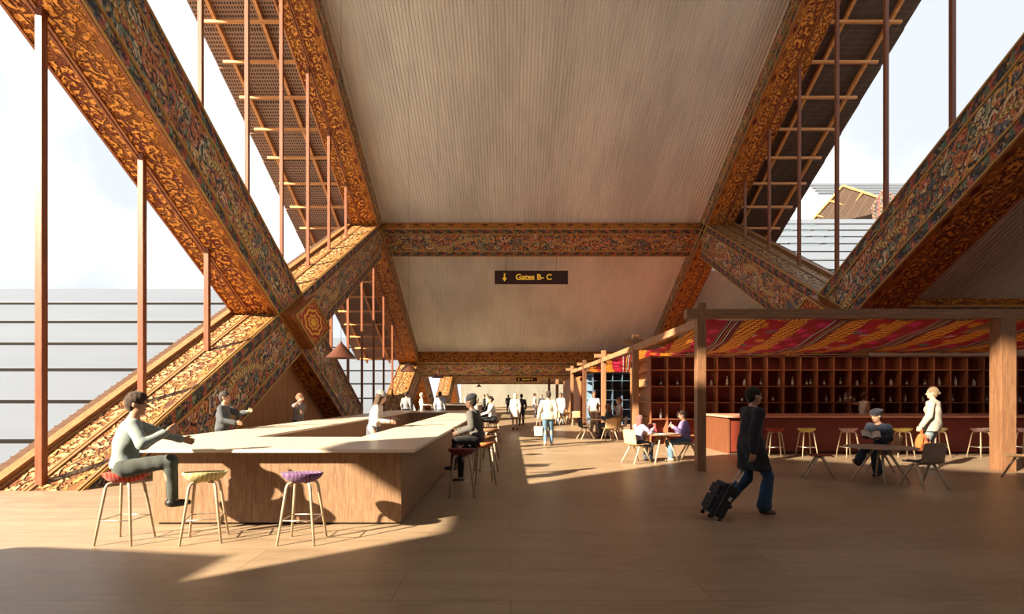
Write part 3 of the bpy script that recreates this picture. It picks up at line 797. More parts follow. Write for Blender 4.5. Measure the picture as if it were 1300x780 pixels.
# bottles
@cached
def glass(name,col,rough=.12):
    t=NT(name); return t.out(col,rough,.7)
BM=[glass('dark_bottle_glass',(.05,.035,.03)),glass('clear_bottle_glass',(.34,.30,.27)),glass('green_bottle_glass',(.05,.10,.06)),glass('frosted_bottle_glass',(.48,.43,.40))]
def bottle_proto(h,r,m,neck=.35):
    mb=MB(); mb.lathe([(r*.9,0),(r,.012),(r,h*(1-neck)*.88),(r*.75,h*(1-neck)),(r*.32,h*(1-neck)+.03),(r*.30,h-.03),(r*.38,h-.028),(r*.38,h)],n=12)
    t=thing('bottle','x','bottle'); gbd=mb.build('glass_body',m,t)
    MB().lathe([(r*1.02,h*.18),(r*1.02,h*.42)],n=12,close=True).build('paper_label',plain('paper_label',(.55,.50,.42),.8,.1),gbd)
    return t
protos=[bottle_proto(.30,.038,BM[0]),bottle_proto(.33,.042,BM[1]),bottle_proto(.24,.05,BM[3],.3),bottle_proto(.36,.036,BM[2]),bottle_proto(.20,.045,BM[1],.25)]
used=[0]*5
rowA=[820,839,860,903,923,945,966,989,1006,1024,1029,1046,1067,1088,1106,1131,1151,1174,1192,1213,1236,1262,1283]
rowB=[942,981,1049,1066,1084,1108,1130,1149,1171,1209,1252,1294]
rowC=[839,861,987,1007,1029,1081]
o1=lambda k:(['first','second','third','fourth','fifth','sixth','seventh','eighth','ninth','tenth','eleventh','twelfth','thirteenth','fourteenth','fifteenth','sixteenth','seventeenth','eighteenth','nineteenth','twentieth','twenty-first','twenty-second','twenty-third'][k])
def cellfix(x,w=.05):
    k=round((x-4.72)/.56); b=4.72+k*.56
    if abs(x-b)<.018+w: x=b+(.07 if x>=b else -.07)
    return x
xi_=0
for nm,row,z in (('fourth shelf board',rowA,1.99),('third shelf board',rowB,1.44),('second shelf board',rowC,.885)):
    for k,px in enumerate(row):
        j=(k*7+len(row))%5; j=[0,1,0,2,4][j] if random.random()<.5 else random.randrange(5)
        D=18.2; x=cellfix((px-CX)*D/F)
        o=protos[j] if not used[j] else copy_tree(protos[j]); used[j]=1
        o.location=(x,D,z); o.rotation_euler.z=random.uniform(0,6); kind=['dark','clear','squat frosted','tall green','short clear'][j]
        o['label']='%s glass bottle on the %s, %s from the left'%(kind,nm,o1(k)); o['group']='bottles on the red shelving'
for j in range(5):
    if not used[j]:
        for c in list(protos[j].children_recursive): bpy.data.objects.remove(c)
        bpy.data.objects.remove(protos[j])
# ================================================================= LAMPS
M_COP=plain('copper_brown_metal',(.11,.038,.022),.4,.5,metal=.3)
for k,(D,px,py) in enumerate(((9.8,433,455),(16.3,519,472),(22.9,556,480),(52,608,491.5))):
    p=PT(px,py,D); t=thing('pendant_lamp',['nearest and largest conical copper pendant lamp above the ring bar','second conical pendant lamp above the ring bar','third conical pendant lamp near the far end of the ring bar','tiny conical pendant lamp above the second bar'][k],'pendant lamp',p,0,'conical pendant lamps')
    r=.275; MB().lathe([(r,0),(.03,.27),(.018,.30),(.0,.31),(0,.295),(.02,.26),(r-.012,.004)],n=36,close=True).build('lamp_shade',M_COP,t)
    MB().lathe([(0,.05),(.03,.06),(.04,.09),(.03,.12),(.015,.2),(0,.21)],n=12,close=True).build('bulb',plain('warm_bulb',(.8,.6,.35),.3),t.children[0])
    zc=(RC-SL*D if D<43 else RC+SL*PER-2*0-SL*D if D>58 else RC-2*SL*45.2+.4+SL*D)-p.z+.02
    MB().tube([(0,0,.30),(0,0,zc)],.0035,6).build('cord',plain('dark_cord',(.05,.03,.02),.6),t)
# ================================================================= SIGNS
M_SIGN=plain('dark_brown_sign',(.045,.014,.01),.5,.3,var=.03)
t=NT('yellow_lettering'); M_YEL=t.out((.86,.50,.045),.5,.2,emit=(.86,.50,.045),estr=.35)
def text_mesh(body,size,name,parent,loc,mat,sx=1.):
    cu=bpy.data.curves.new('txt','FONT'); cu.body=body; cu.size=size; cu.extrude=.01; cu.offset=.022*size; cu.align_x='LEFT'; cu.align_y='CENTER'
    o=bpy.data.objects.new('txt',cu); link(o)
    dg=bpy.context.evaluated_depsgraph_get(); me=bpy.data.meshes.new_from_object(o.evaluated_get(dg))
    bpy.data.objects.remove(o); me.materials.clear(); me.materials.append(mat)
    r=bpy.data.objects.new(name,me); link(r); r.parent=parent; r.location=loc; r.rotation_euler=(PI/2,0,0); r.scale=(sx,1,1); return r
def sign(label,px0,px1,py0,py1,D,ztop):
    a=PT(px0,py1,D); b=PT(px1,py0,D); w=b.x-a.x; h=b.z-a.z
    t=thing('hanging_sign',label,'sign',a,0,'gate signs')
    sb=MB().box(0,w,-.06,.06,0,h).build('sign_board',M_SIGN,t)
    text_mesh('Gates B- C',h*.60,'lettering',sb,(w*.285,-.065,h*.5),M_YEL,1.0)
    mb=MB(); cx=w*.135; 
    mb.box(cx-h*.05,cx+h*.05,-.075,-.06,h*.42,h*.80)
    mb.add([(cx-h*.17,-.075,h*.45),(cx+h*.17,-.075,h*.45),(cx,-.075,h*.18),(cx-h*.17,-.06,h*.45),(cx+h*.17,-.06,h*.45),(cx,-.06,h*.18)],[(0,2,1),(3,4,5),(0,1,4,3),(1,2,5,4),(2,0,3,5)])
    mb.build('arrow',M_YEL,sb)
    for k in (.16,.84): MB().tube([(w*k,0,h),(w*k,0,ztop-a.z)],.012,6).build('cord',plain('dark_cord',(.05,.03,.02),.6),t)
sign('hanging sign with arrow and the words Gates B- C below the first cross beam',628,721,344,361,34.,RC-SL*34+.02)
sign('tiny distant Gates B- C sign below the far cross beam',655,682,479.5,484.5,67.,6.8)
# stools along the red bar
G='bar stools along the red bar'
for k,(px,c) in enumerate(((984,'red'),(1024,'yellow'),(1077,'mauve'),(1146,'yellow'),(1190,'olive'),(1245,'mauve'),(1303,'mauve'))):
    D=14.45; stool((px-CX)*D/F,D,.15*(k%3)-.2,c,'%s seated bar stool, %s from the left along the red bar'%(c,o1(k)),G)
# ================================================================= PEOPLE (distance-field modelling)
class SDF:
    def __init__(s,lo,hi,res):
        s.lo=np.array(lo,float); s.res=res
        s.n=[int(math.ceil((h-l)/res))+1 for l,h in zip(lo,hi)]
        s.ax=[s.lo[i]+res*np.arange(s.n[i]) for i in range(3)]
        s.g=np.full(s.n,.5,np.float32)
    def _sl(s,lo,hi,m):
        sl=[];
        for i in range(3):
            a=int(max(0,math.floor((lo[i]-m-s.lo[i])/s.res))); b=int(min(s.n[i],math.ceil((hi[i]+m-s.lo[i])/s.res)+1))
            if b<=a: return None
            sl.append(slice(a,b))
        return tuple(sl)
    def _xyz(s,sl): return (s.ax[0][sl[0]][:,None,None],s.ax[1][sl[1]][None,:,None],s.ax[2][sl[2]][None,None,:])
    def _mix(s,sl,d,k,sub=False):
        g=s.g[sl]
        if sub:
            d=-d; 
            if k>0:
                h=np.clip(.5-.5*(g-d)/k,0,1); s.g[sl]=g*(1-h)+d*h+k*h*(1-h)
            else: s.g[sl]=np.maximum(g,d)
        else:
            if k>0:
                h=np.clip(.5+.5*(g-d)/k,0,1); s.g[sl]=g*(1-h)+d*h-k*h*(1-h)
            else: s.g[sl]=np.minimum(g,d)
    def cone(s,a,b,ra,rb,k=.03,sub=False):
        a=np.array(a,float); b=np.array(b,float); r=max(ra,rb)
        sl=s._sl(np.minimum(a,b)-r,np.maximum(a,b)+r,.06+k)
        if sl is None: return s
        X,Y,Z=s._xyz(sl); ba=b-a; L=max(ba@ba,1e-9)
        px,py,pz=X-a[0],Y-a[1],Z-a[2]
        h=np.clip((px*ba[0]+py*ba[1]+pz*ba[2])/L,0,1)
        d=np.sqrt((px-ba[0]*h)**2+(py-ba[1]*h)**2+(pz-ba[2]*h)**2)-(ra+(rb-ra)*h)
        s._mix(sl,d,k,sub); return s
    def ell(s,c,r,R=None,k=.03,sub=False):
        c=np.array(c,float); m=max(r); sl=s._sl(c-m,c+m,.06+k)
        if sl is None: return s
        X,Y,Z=s._xyz(sl); p=[X-c[0],Y-c[1],Z-c[2]]
        if R is not None: p=[R[0][i]*p[0]+R[1][i]*p[1]+R[2][i]*p[2] for i in range(3)]
        q=np.sqrt((p[0]/r[0])**2+(p[1]/r[1])**2+(p[2]/r[2])**2)
        q2=np.sqrt((p[0]/r[0]**2)**2+(p[1]/r[1]**2)**2+(p[2]/r[2]**2)**2)
        d=q*(q-1)/np.maximum(q2,1e-6)
        s._mix(sl,d,k,sub); return s
    def cut(s,p,n):   # keep the side where (x-p).n<0
        X,Y,Z=s.ax[0][:,None,None],s.ax[1][None,:,None],s.ax[2][None,None,:]
        d=(X-p[0])*n[0]+(Y-p[1])*n[1]+(Z-p[2])*n[2]
        s.g=np.maximum(s.g,d.astype(np.float32)); return s
    def folds(s,amp,f=(30,26,12),ph=0.):
        X,Y,Z=s.ax[0][:,None,None],s.ax[1][None,:,None],s.ax[2][None,None,:]
        w=np.sin(X*f[0]+ph+2.1*np.sin(Z*9+ph))*np.sin(Y*f[1]+ph*1.7+1.7*np.sin(Z*11+X*7))*.6+np.sin(Z*f[2]*2+X*17+Y*13+ph)*.4
        s.g=(s.g+amp*w).astype(np.float32); return s
    def mesh(s,name,mat,parent,smooth=True):
        g=s.g; n=g.shape; neg=g<0
        c=[neg[i:n[0]-1+i,j:n[1]-1+j,k:n[2]-1+k] for i in (0,1) for j in (0,1) for k in (0,1)]
        cnt=sum(x.astype(np.int8) for x in c); act=(cnt>0)&(cnt<8)
        ids=np.argwhere(act)
        if len(ids)==0: return None
        idx=np.full(act.shape,-1,np.int64); idx[tuple(ids.T)]=np.arange(len(ids))
        acc=np.zeros((len(ids),3)); w=np.zeros(len(ids))
        cor=[(i,j,k) for i in (0,1) for j in (0,1) for k in (0,1)]
        for a in range(8):
            for b in range(a+1,8):
                A=np.array(cor[a]); B=np.array(cor[b])
                if abs(A-B).sum()!=1: continue
                ga=g[tuple((ids+A).T)]; gb=g[tuple((ids+B).T)]
                m=(ga<0)!=(gb<0); t=np.where(m,ga/np.where(m,ga-gb,1),0)
                p=A+(B-A)*t[:,None]; acc+=p*m[:,None]; w+=m
        V=s.lo+(ids+acc/w[:,None])*s.res
        Q=[]
        for ax in range(3):
            u,v=[(1,2),(2,0),(0,1)][ax]
            a=neg; sh=list(n); 
            s0=[slice(1,-1)]*3; s0[ax]=slice(0,-1); s1=list(s0); s1[ax]=slice(1,None)
            A=neg[tuple(s0)]; B=neg[tuple(s1)]
            e=np.argwhere(A!=B)
            if len(e)==0: continue
            off=np.ones(3,int); off[ax]=0; e=e+off
            fl=neg[tuple(e.T)]
            def cell(du,dv):
                q=e.copy(); q[:,u]-=du; q[:,v]-=dv; return idx[tuple(q.T)]
            q=np.stack([cell(0,0),cell(1,0),cell(1,1),cell(0,1)],1)
            q[~fl]=q[~fl][:,::-1]; Q.append(q)
        Q=np.concatenate(Q); Q=Q[(Q>=0).all(1)]
        me=bpy.data.meshes.new(name); me.vertices.add(len(V)); me.vertices.foreach_set('co',V.astype(np.float32).ravel())
        me.loops.add(len(Q)*4); me.loops.foreach_set('vertex_index',Q.ravel().astype(np.int32))
        me.polygons.add(len(Q)); me.polygons.foreach_set('loop_start',(np.arange(len(Q))*4).astype(np.int32))
        me.update(calc_edges=True); me.validate()
        me.polygons.foreach_set('use_smooth',np.ones(len(me.polygons),bool)); me.update()
        o=bpy.data.objects.new(name,me); link(o); o.data.materials.append(mat); o.parent=parent; return o
def ik(a,b,l1,l2,hint):
    a=Vector(a); b=Vector(b); d=b-a; L=d.length
    if L>l1+l2-.004: b=a+d*((l1+l2-.004)/L); d=b-a; L=d.length
    L=max(L,abs(l1-l2)+.01)
    x=(l1*l1-l2*l2+L*L)/(2*L); h=math.sqrt(max(0,l1*l1-x*x)); dn=d.normalized()
    hv=Vector(hint)-dn*Vector(hint).dot(dn); hv.normalize()
    return a+dn*x+hv*h, b
SKIN={'fair':(.56,.33,.23),'tan':(.40,.21,.13),'brown':(.22,.105,.06),'dark':(.10,.05,.032)}
M_EYE=plain('dark_eye',(.02,.015,.012),.2,.6,var=0.); M_LIP=plain('lip',(.36,.12,.09),.5,.3)
def person(label,root,yaw,P=None):
    """root (x,y) under the pelvis. yaw: degrees clockwise from the view axis. All targets are WORLD coordinates."""
    p=dict(H=1.75,seat=None,lean=0,bend=0,hl=None,hr=None,fl=None,fr=None,kl=None,kr=None,el=None,er=None,head=0,pitch=0,skin='fair',hair=(.06,.035,.02),
       hairstyle='short',top=(.3,.3,.3),bottom=(.05,.06,.09),shoes=(.03,.02,.02),kind='trousers',coat=0,sleeve='long',hat=None,res=.011,fem=False,group=None,side=0,walk=None,tuck=True,coll=None,zfoot=0)
    p.update(P or {})
    s=p['H']/1.75; x0,y0=root; T=thing('person',label,'person',(x0,y0,0),0,p['group'])
    ya=math.radians(yaw); f=Vector((math.sin(ya),math.cos(ya),0)); r=Vector((math.cos(ya),-math.sin(ya),0)); up=Vector((0,0,1))
    W=lambda q: Vector((q[0]-x0,q[1]-y0,q[2])) if q is not None else None
    pz=(p['seat']+.10*s) if p['seat'] is not None else .945*s
    if p['walk']: pz-=.025*s
    pel=Vector((0,0,pz)); la=math.radians(p['lean']); t=(up*math.cos(la)+f*math.sin(la)+r*math.sin(math.radians(p['side']))).normalized()
    lb=math.radians(p['lean']+p['bend']); t2=(up*math.cos(lb)+f*math.sin(lb)+r*math.sin(math.radians(p['side']))).normalized(); fw=(f-t*f.dot(t)).normalized(); fw2=(f-t2*f.dot(t2)).normalized()
    sw=(.162 if p['fem'] else .186)*s; hw=.092*s
    mid=pel+t*.22*s; neck=mid+t2*.29*s; sho={}
    for q in (-1,1): sho[q]=neck-t2*.055*s+r*q*sw
    hy=ya+math.radians(p['head']); hf=Vector((math.sin(hy),math.cos(hy),0)); hp=math.radians(p['pitch'])
    hup=(up*math.cos(hp)+hf*math.sin(hp)*.8+t2*.25).normalized(); hf=(hf*math.cos(hp)-up*math.sin(hp)); hf=(hf-hup*hf.dot(hup)).normalized(); hr=hf.cross(hup).normalized()
    hc=neck+t2*.05*s+hup*.125*s+hf*.018*s
    hip={q:pel+r*q*hw-t*.02*s for q in (-1,1)}
    foot={}; knee={}
    seated=p['seat'] is not None
    wk=p['walk'] or 0
    for q,ft,kn in ((-1,W(p['fl']),W(p['kl'])),(1,W(p['fr']),W(p['kr']))):
        if ft is None:
            if seated: ft=hip[q]+f*.42*s+r*q*.03; ft.z=max(p['zfoot'],0)+.085*s
            else:
                ft=hip[q]*1.; ft.z=.085*s; ft+=f*(wk*q*.5*s)+r*q*.01
                if wk and wk*q<0: ft.z+=.09*s*abs(wk)/.5
        hint=(f+up*.3) if kn is None else (kn-hip[q])
        knee[q],foot[q]=ik(hip[q],ft,.445*s,.435*s,hint)
    hand={}; elb={}
    for q,ht,eh in ((-1,W(p['hl']),W(p['el'])),(1,W(p['hr']),W(p['er']))):
        if ht is None:
            ht=sho[q]-up*.52*s+r*q*.05*s+f*(.05-wk*q*.35)*s
            if seated: ht=pel+f*.30*s+r*q*.10*s+up*.09*s
        hint=(-f*.6-up*.5+r*q*.35) if eh is None else (eh-sho[q])
        elb[q],hand[q]=ik(sho[q],ht,.285*s,.255*s,hint)
    pts=[pel,neck,hc+hup*.16*s]+list(foot.values())+list(knee.values())+list(hand.values())+list(elb.values())+list(sho.values())
    lo=[min(v[i] for v in pts)-.24 for i in range(3)]; hi=[max(v[i] for v in pts)+.24 for i in range(3)]; lo[2]=max(lo[2],-.02-0*.1)
    lo[2]=min(lo[2],0-.02)
    if seated: lo[2]=max(-.02,min(v.z for v in pts)-.14)
    res=p['res']
    def R3(a,b,c): return [[a.x,b.x,c.x],[a.y,b.y,c.y],[a.z,b.z,c.z]]
    Rt=R3(r,fw,t); Rt2=R3(r,fw2,t2); Rh=R3(hr,hf,hup)
    skin=plain('skin_'+p['skin'],SKIN[p['skin']],.5,.35,var=.05)
    def torso(S,i=0.,k=.05):
        S.ell(pel,((.150+(.012 if p['fem'] else 0))*s+i,.108*s+i,.125*s+i),Rt,k)
        S.cone(pel+t*.04*s,mid+t*.06*s,.118*s+i,.112*s+i,k)
        S.ell(mid+t2*.10*s,((.145 if p['fem'] else .162)*s+i,.105*s+i,.18*s+i),Rt2,k)
        if p['fem']:
            for q in (-1,1): S.ell(mid+t2*.10*s+r*q*.065*s+fw2*.075*s,(.058*s+i,.05*s+i,.06*s+i),Rt2,.03)
        S.cone(sho[-1]+r*.03,sho[1]-r*.03,.052*s+i,.052*s+i,k)
        S.cone(neck-t2*.06*s,neck+t2*.0*s,.085*s+i*.6,.058*s+i*.6,.04)
    def arms(S,i=0.,end=1.,k=.03):
        for q in (-1,1):
            S.cone(sho[q],elb[q],.052*s+i,.041*s+i,k)
            e=elb[q].lerp(hand[q],end)
            S.cone(elb[q],e,.038*s+i,(.038-.014*end)*s+i,.02)
    def legs(S,i=0.,k=.03,bot=0):
        for q in (-1,1):
            S.cone(hip[q],knee[q],.083*s+i,.054*s+i,k)
            S.cone(knee[q],foot[q],.052*s+i,.036*s+i+bot,.02)
            S.ell(knee[q].lerp(foot[q],.3)-(f*.02),(.048*s+i,.055*s+i,.11*s+i),None,.03)
    # ---- body (one continuous surface)
    B=SDF(lo,hi,res)
    torso(B); arms(B); legs(B)
    B.cone(neck-t2*.03*s,hc-hup*.05*s,.053*s,.050*s,.03)
    # head
    B.ell(hc+hup*.025*s-hf*.01*s,(.076*s,.094*s,.096*s),Rh,.02)
    B.ell(hc-hup*.05*s+hf*.026*s,(.056*s,.062*s,.066*s),Rh,.03)
    B.ell(hc-hup*.094*s+hf*.062*s,(.022*s,.020*s,.018*s),Rh,.02)
    B.cone(hc+hup*.012*s+hf*.082*s,hc-hup*.026*s+hf*.106*s,.008*s,.0135*s,.012)
    B.cone(hc-hup*.026*s+hf*.092*s-hr*.012*s,hc-hup*.026*s+hf*.092*s+hr*.012*s,.010*s,.010*s,.008)
    B.cone(hc+hup*.026*s+hf*.078*s-hr*.03*s,hc+hup*.026*s+hf*.078*s+hr*.03*s,.014*s,.014*s,.014)
    B.cone(hc-hup*.062*s+hf*.080*s-hr*.014*s,hc-hup*.062*s+hf*.080*s+hr*.014*s,.011*s,.011*s,.008)
    for q in (-1,1):
        B.ell(hc+hup*.008*s+hf*.076*s+hr*q*.031*s,(.014*s,.010*s,.010*s),Rh,.006,sub=True)
        B.ell(hc-hup*.008*s-hf*.004*s+hr*q*.077*s,(.011*s,.020*s,.031*s),Rh,.006)
    # hands with five fingers
    for q in (-1,1):
        fd=(hand[q]-elb[q]).normalized(); nrm=(r*(-q)); nrm=(nrm-fd*nrm.dot(fd)).normalized(); sd_=fd.cross(nrm).normalized()
        key='curl'; cu=.6 if ((q<0 and p['hl'] is not None) or (q>0 and p['hr'] is not None)) else .35
        pc=hand[q]+fd*.045*s
        B.ell(pc,(.043*s,.040*s,.016*s),R3(fd,sd_,nrm),.012)
        for j,(o_,L_) in enumerate(((-.030,.066),(-.010,.076),(.010,.070),(.029,.055))):
            a=hand[q]+fd*.078*s+sd_*o_*s; m=a+(fd*math.cos(cu*.5)+nrm*math.sin(cu*.5))*L_*.55*s; e=m+(fd*math.cos(cu*1.7)+nrm*math.sin(cu*1.7))*L_*.5*s
            B.cone(a-fd*.02*s,m,.0105*s,.0095*s,.005); B.cone(m,e,.0095*s,.0075*s,.003)
        tdir=fd.cross(up); sg=1 if sd_.dot(f+up*.3)>0 else -1
        a=hand[q]+fd*.025*s+sd_*sg*.024*s; m=a+(fd*.62+sd_*sg*.6+nrm*.35).normalized()*.040*s; e=m+(fd*.85+sd_*sg*.15+nrm*.5).normalized()*.032*s
        B.cone(a,m,.0135*s,.0115*s,.008); B.cone(m,e,.011*s,.009*s,.004)
    # feet
    fdir={}
    for q in (-1,1):
        sh=(knee[q]-foot[q]).normalized(); fd=f if sh.dot(f)<.75 or True else f
        fd=(fd-sh*fd.dot(sh)*.75).normalized()
        if abs(foot[q].z-.085*s)<.012: fd=f.copy()
        fdir[q]=fd
        B.cone(foot[q]-up*.02*s*1,foot[q]+fd*.13*s-(sh if foot[q].z>.1*s else up)*.052*s,.034*s,.026*s,.02)
        B.cone(foot[q],foot[q]-fd*.035*s-(sh if foot[q].z>.1*s else up)*.045*s,.034*s,.03*s,.02)
    body=B.mesh('body',skin,T)
    # ---- clothing
    fold=.0065 if res<.012 else .004
    if p['top'] is not None:
        C=SDF(lo,hi,res); i=.014 if not p['coat'] else .024
        torso(C,i)
        if p['sleeve']=='long': arms(C,i*.8+.009,.95)
        elif p['sleeve']=='short':
            for q in (-1,1): C.cone(sho[q],sho[q].lerp(elb[q],.62),.054*s+i,.050*s+i,.03)
        if p['coat']:
            for q in (-1,1):
                base=hip[q] if not seated else hip[q]
                e=base-up*p['coat']*s if not seated else base.lerp(knee[q],.6)
                if not seated: e=base.lerp(Vector((knee[q].x*.7,knee[q].y*.7,base.z-.4*s)),p['coat']/.4)
                C.cone(base+up*.08*s,e,.10*s+i,.115*s+i,.06)
            C.cut(pel-up*(p['coat']+.03)*s if not seated else pel-up*.16*s,(-up) if not seated else (-up))
        elif not seated: C.cut(pel-t*.035*s,-t)
        else: C.cut(pel-t*.02*s,-t)
        C.folds(fold*(1.2 if res<.012 else .6),ph=x0*3)
        C.cut(neck+t2*.022*s,(t2*1.+fw2*.25).normalized()) if True else None
        garm=C.mesh('jacket' if p['coat'] else ('sweater' if p['sleeve']=='long' else 'shirt'),cloth('cloth_%d_%d_%d'%tuple(int(c*999) for c in p['top']),p['top']),T)
        if p['coll'] is not None:
            C=SDF(neck-Vector((.2,.2,.14)),neck+Vector((.2,.2,.14)),res*.8)
            C.cone(neck-t2*.02*s,neck+t2*.028*s,.070*s,.060*s,0); C.cut(neck+t2*.035*s,t2)
            C.mesh('collar',cloth('cloth_coll_%d'%int(sum(p['coll'])*999),p['coll']),garm)
    if p['kind'] in ('trousers','flare','shorts'):
        C=SDF(lo,hi,res); i=.014
        C.ell(pel-t*.005,(.150*s+i,.112*s+i,.118*s+i),Rt,.04)
        for q in (-1,1):
            C.cone(hip[q],knee[q],.087*s+i,.060*s+i,.03)
            if p['kind']!='shorts':
                C.cone(knee[q],foot[q]+(knee[q]-foot[q]).normalized()*.03*s,.058*s+i,(.045 if p['kind']=='trousers' else .085)*s+i*.6,.02)
        for q in (-1,1):
            n_=(foot[q]-knee[q]).normalized(); 
        C.folds(fold,f=(34,30,10),ph=y0)
        C.cut(pel+t*(.16 if seated else .085)*s,t)
        if not seated: C.cut(Vector((0,0,(.05 if p['kind']!='shorts' else .5)*s)),-up)
        C.mesh('trousers' if p['kind']!='shorts' else 'shorts',cloth('denim_%d_%d_%d'%tuple(int(c*999) for c in p['bottom']),p['bottom'],sc=1.4),T)
    elif p['kind'] in ('skirt','longskirt'):
        C=SDF(lo,hi,res); C.ell(pel,(.165*s,.125*s,.12*s),Rt,.04)
        L_=.30 if p['kind']=='skirt' else .8
        if seated:
            for q in (-1,1):
                C.cone(hip[q],knee[q],.105*s,.085*s,.08)
                if L_>.5: C.cone(knee[q],knee[q].lerp(foot[q],.75),.085*s,.11*s,.08)
        else:
            C.cone(pel,pel-up*L_*s,.15*s,(.17 if L_<.5 else .22)*s,.05)
            C.cut(pel-up*(L_+.03)*s,-up)
        C.folds(fold*1.6,f=(44,44,3)); C.cut(pel+t*.08*s,t)
        C.mesh('skirt',cloth('cloth_%d_%d_%d'%tuple(int(c*999) for c in p['bottom']),p['bottom']),T)
    for q in (-1,1):
        sh=(knee[q]-foot[q]).normalized(); fd=fdir[q]; dn=-(sh if foot[q].z>.1*s else up)
        c=foot[q]+fd*.05*s+dn*.045*s
        S_=SDF(c-Vector((.22,.22,.16)),c+Vector((.22,.22,.16)),min(res,.011))
        S_.cone(foot[q]+dn*.035*s-fd*.03*s,foot[q]+dn*.055*s+fd*.135*s,.041*s,.034*s,.0); S_.cone(foot[q]+dn*.01*s,foot[q]+dn*.04*s,.042*s,.045*s,.02)
        S_.ell(foot[q]+dn*.055*s+fd*.06*s,(.046*s,.046*s,.035*s),None,.03)
        S_.cut(foot[q]+dn*.083*s,dn)
        S_.mesh('shoe',plain('shoe_%d'%int(sum(p['shoes'])*999),p['shoes'],.5,.3),T)
    # ---- hair
    hs=p['hairstyle']; hm=cloth('hair_%d'%int(sum(p['hair'])*9999),p['hair'],.7,4.)
    if hs:
        C=SDF(hc-Vector((.3,.3,.55)),hc+Vector((.3,.3,.25)),min(res,.010))
        C.ell(hc+hup*.040*s-hf*.016*s,(.085*s,.101*s,.098*s),Rh,.0)
        C.ell(hc-hup*.01*s-hf*.045*s,(.076*s,.064*s,.085*s),Rh,.03)
        if hs=='long':
            C.cone(hc-hf*.04*s,neck-fw2*.075*s-t2*.10*s,.082*s,.05*s,.05)
            for q in (-1,1): C.cone(hc+hr*q*.055*s-hf*.03*s,neck+hr*q*.075*s-fw2*.02*s-t2*.03*s,.05*s,.03*s,.04)
        if hs=='bob':
            C.cone(hc-hf*.03*s,hc-hf*.05*s-hup*.09*s,.085*s,.075*s,.03)
        if hs=='bun':
            C.ell(hc-hf*.105*s+hup*.0*s,(.042*s,.042*s,.040*s),Rh,.01)
        if hs=='curly': C.ell(hc+hup*.055*s+hf*.0*s,(.092*s,.105*s,.085*s),Rh,.02)
        C.folds(.005 if hs!='short' else .003,f=(90,80,40))
        # open the face
        C.ell(hc-hup*.035*s+hf*.105*s,(.062*s,.085*s,.095*s),Rh,.01,sub=True)
        for q in (-1,1): 
            if hs in('short','bun','curly'): C.ell(hc-hup*.035*s+hf*.02*s+hr*q*.085*s,(.03*s,.045*s,.05*s),Rh,.01,sub=True)
        C.mesh('hair',hm,T)
    if p['hat'] is not None:
        kind,colr=p['hat']; C=SDF(hc-Vector((.25,.25,.2)),hc+Vector((.25,.25,.3)),min(res,.009))
        C.ell(hc+hup*.050*s-hf*.014*s,(.092*s,.108*s,.098*s),Rh,0)
        if kind=='beanie': C.ell(hc+hup*.10*s-hf*.05*s,(.07*s,.07*s,.06*s),Rh,.04)
        if kind=='cap': C.cone(hc+hup*.05*s+hf*.08*s,hc+hup*.035*s+hf*.14*s,.03*s,.02*s,.03)
        if kind=='beret': C.ell(hc+hup*.10*s-hf*.03*s,(.115*s,.12*s,.045*s),Rh,.03)
        C.cut(hc+hup*.030*s+hf*.03*s,(-hup*1.-hf*.28).normalized()); C.folds(.002,f=(120,120,60))
        C.mesh('hat',cloth('hat_%d'%int(sum(colr)*999),colr),T)
    if res<.012:
        for q in (-1,1):
            e=SDF(hc-Vector((.2,.2,.2)),hc+Vector((.2,.2,.2)),.006)
            e.ell(hc+hup*.008*s+hf*.071*s+hr*q*.031*s,(.0115*s,.0115*s,.0085*s),Rh,0); e.mesh('eye',M_EYE,body)
        e=SDF(hc-Vector((.2,.2,.2)),hc+Vector((.2,.2,.2)),.005)
        e.cone(hc-hup*.062*s+hf*.0855*s-hr*.015*s,hc-hup*.062*s+hf*.0855*s+hr*.015*s,.008*s,.008*s,0); e.mesh('lips',M_LIP,body)
    T['_']=0; del T['_']
    return dict(root=T,hand=hand,foot=foot,neck=neck,hc=hc,f=f,r=r,pel=pel)
# ---------------------------------------------------------------- the people
W_=lambda px,py,D: tuple(PT(px,py,D))
NR=.010
person('man in grey shirt sitting cross legged on the red stool at the bar end',(-4.34,6.03),52,dict(
 H=1.80,seat=.76,lean=4,bend=8,res=.009,skin='tan',hair=(.045,.025,.015),hairstyle='curly',top=(.22,.25,.24),bottom=(.065,.07,.062),shoes=(.02,.016,.016),
 hr=(-3.84,5.98,1.25),er=(-4.05,5.6,.9),hl=(-3.72,6.50,1.05),el=(-4.1,6.7,1.0),
 fr=(-3.84,6.10,.47),kr=(-3.85,6.0,1.35),fl=(-4.02,6.36,.42),kl=(-3.9,6.6,1.2),head=22,coll=(.26,.29,.28)))
person('man in dark grey shirt standing behind the ring bar with one arm stretched out',(-5.86,10.9),78,dict(
 H=1.74,lean=3,res=NR,skin='tan',hair=(.05,.035,.03),top=(.07,.075,.08),bottom=(.03,.03,.035),hr=(-5.45,10.62,1.12),hl=(-5.38,11.0,1.34),el=(-5.5,11.2,.95),head=8,coll=(.06,.065,.07)))
person('woman in grey T-shirt with a hand at her face behind the ring bar, left',(-5.92,15.0),120,dict(
 H=1.72,fem=True,res=NR,skin='fair',hair=(.22,.09,.05),hairstyle='bun',top=(.15,.13,.125),bottom=(.015,.015,.018),sleeve='short',hr=(-5.85,14.83,1.50),er=(-6.2,14.6,1.1),hl=(-5.75,14.75,1.2),head=-20,pitch=12))
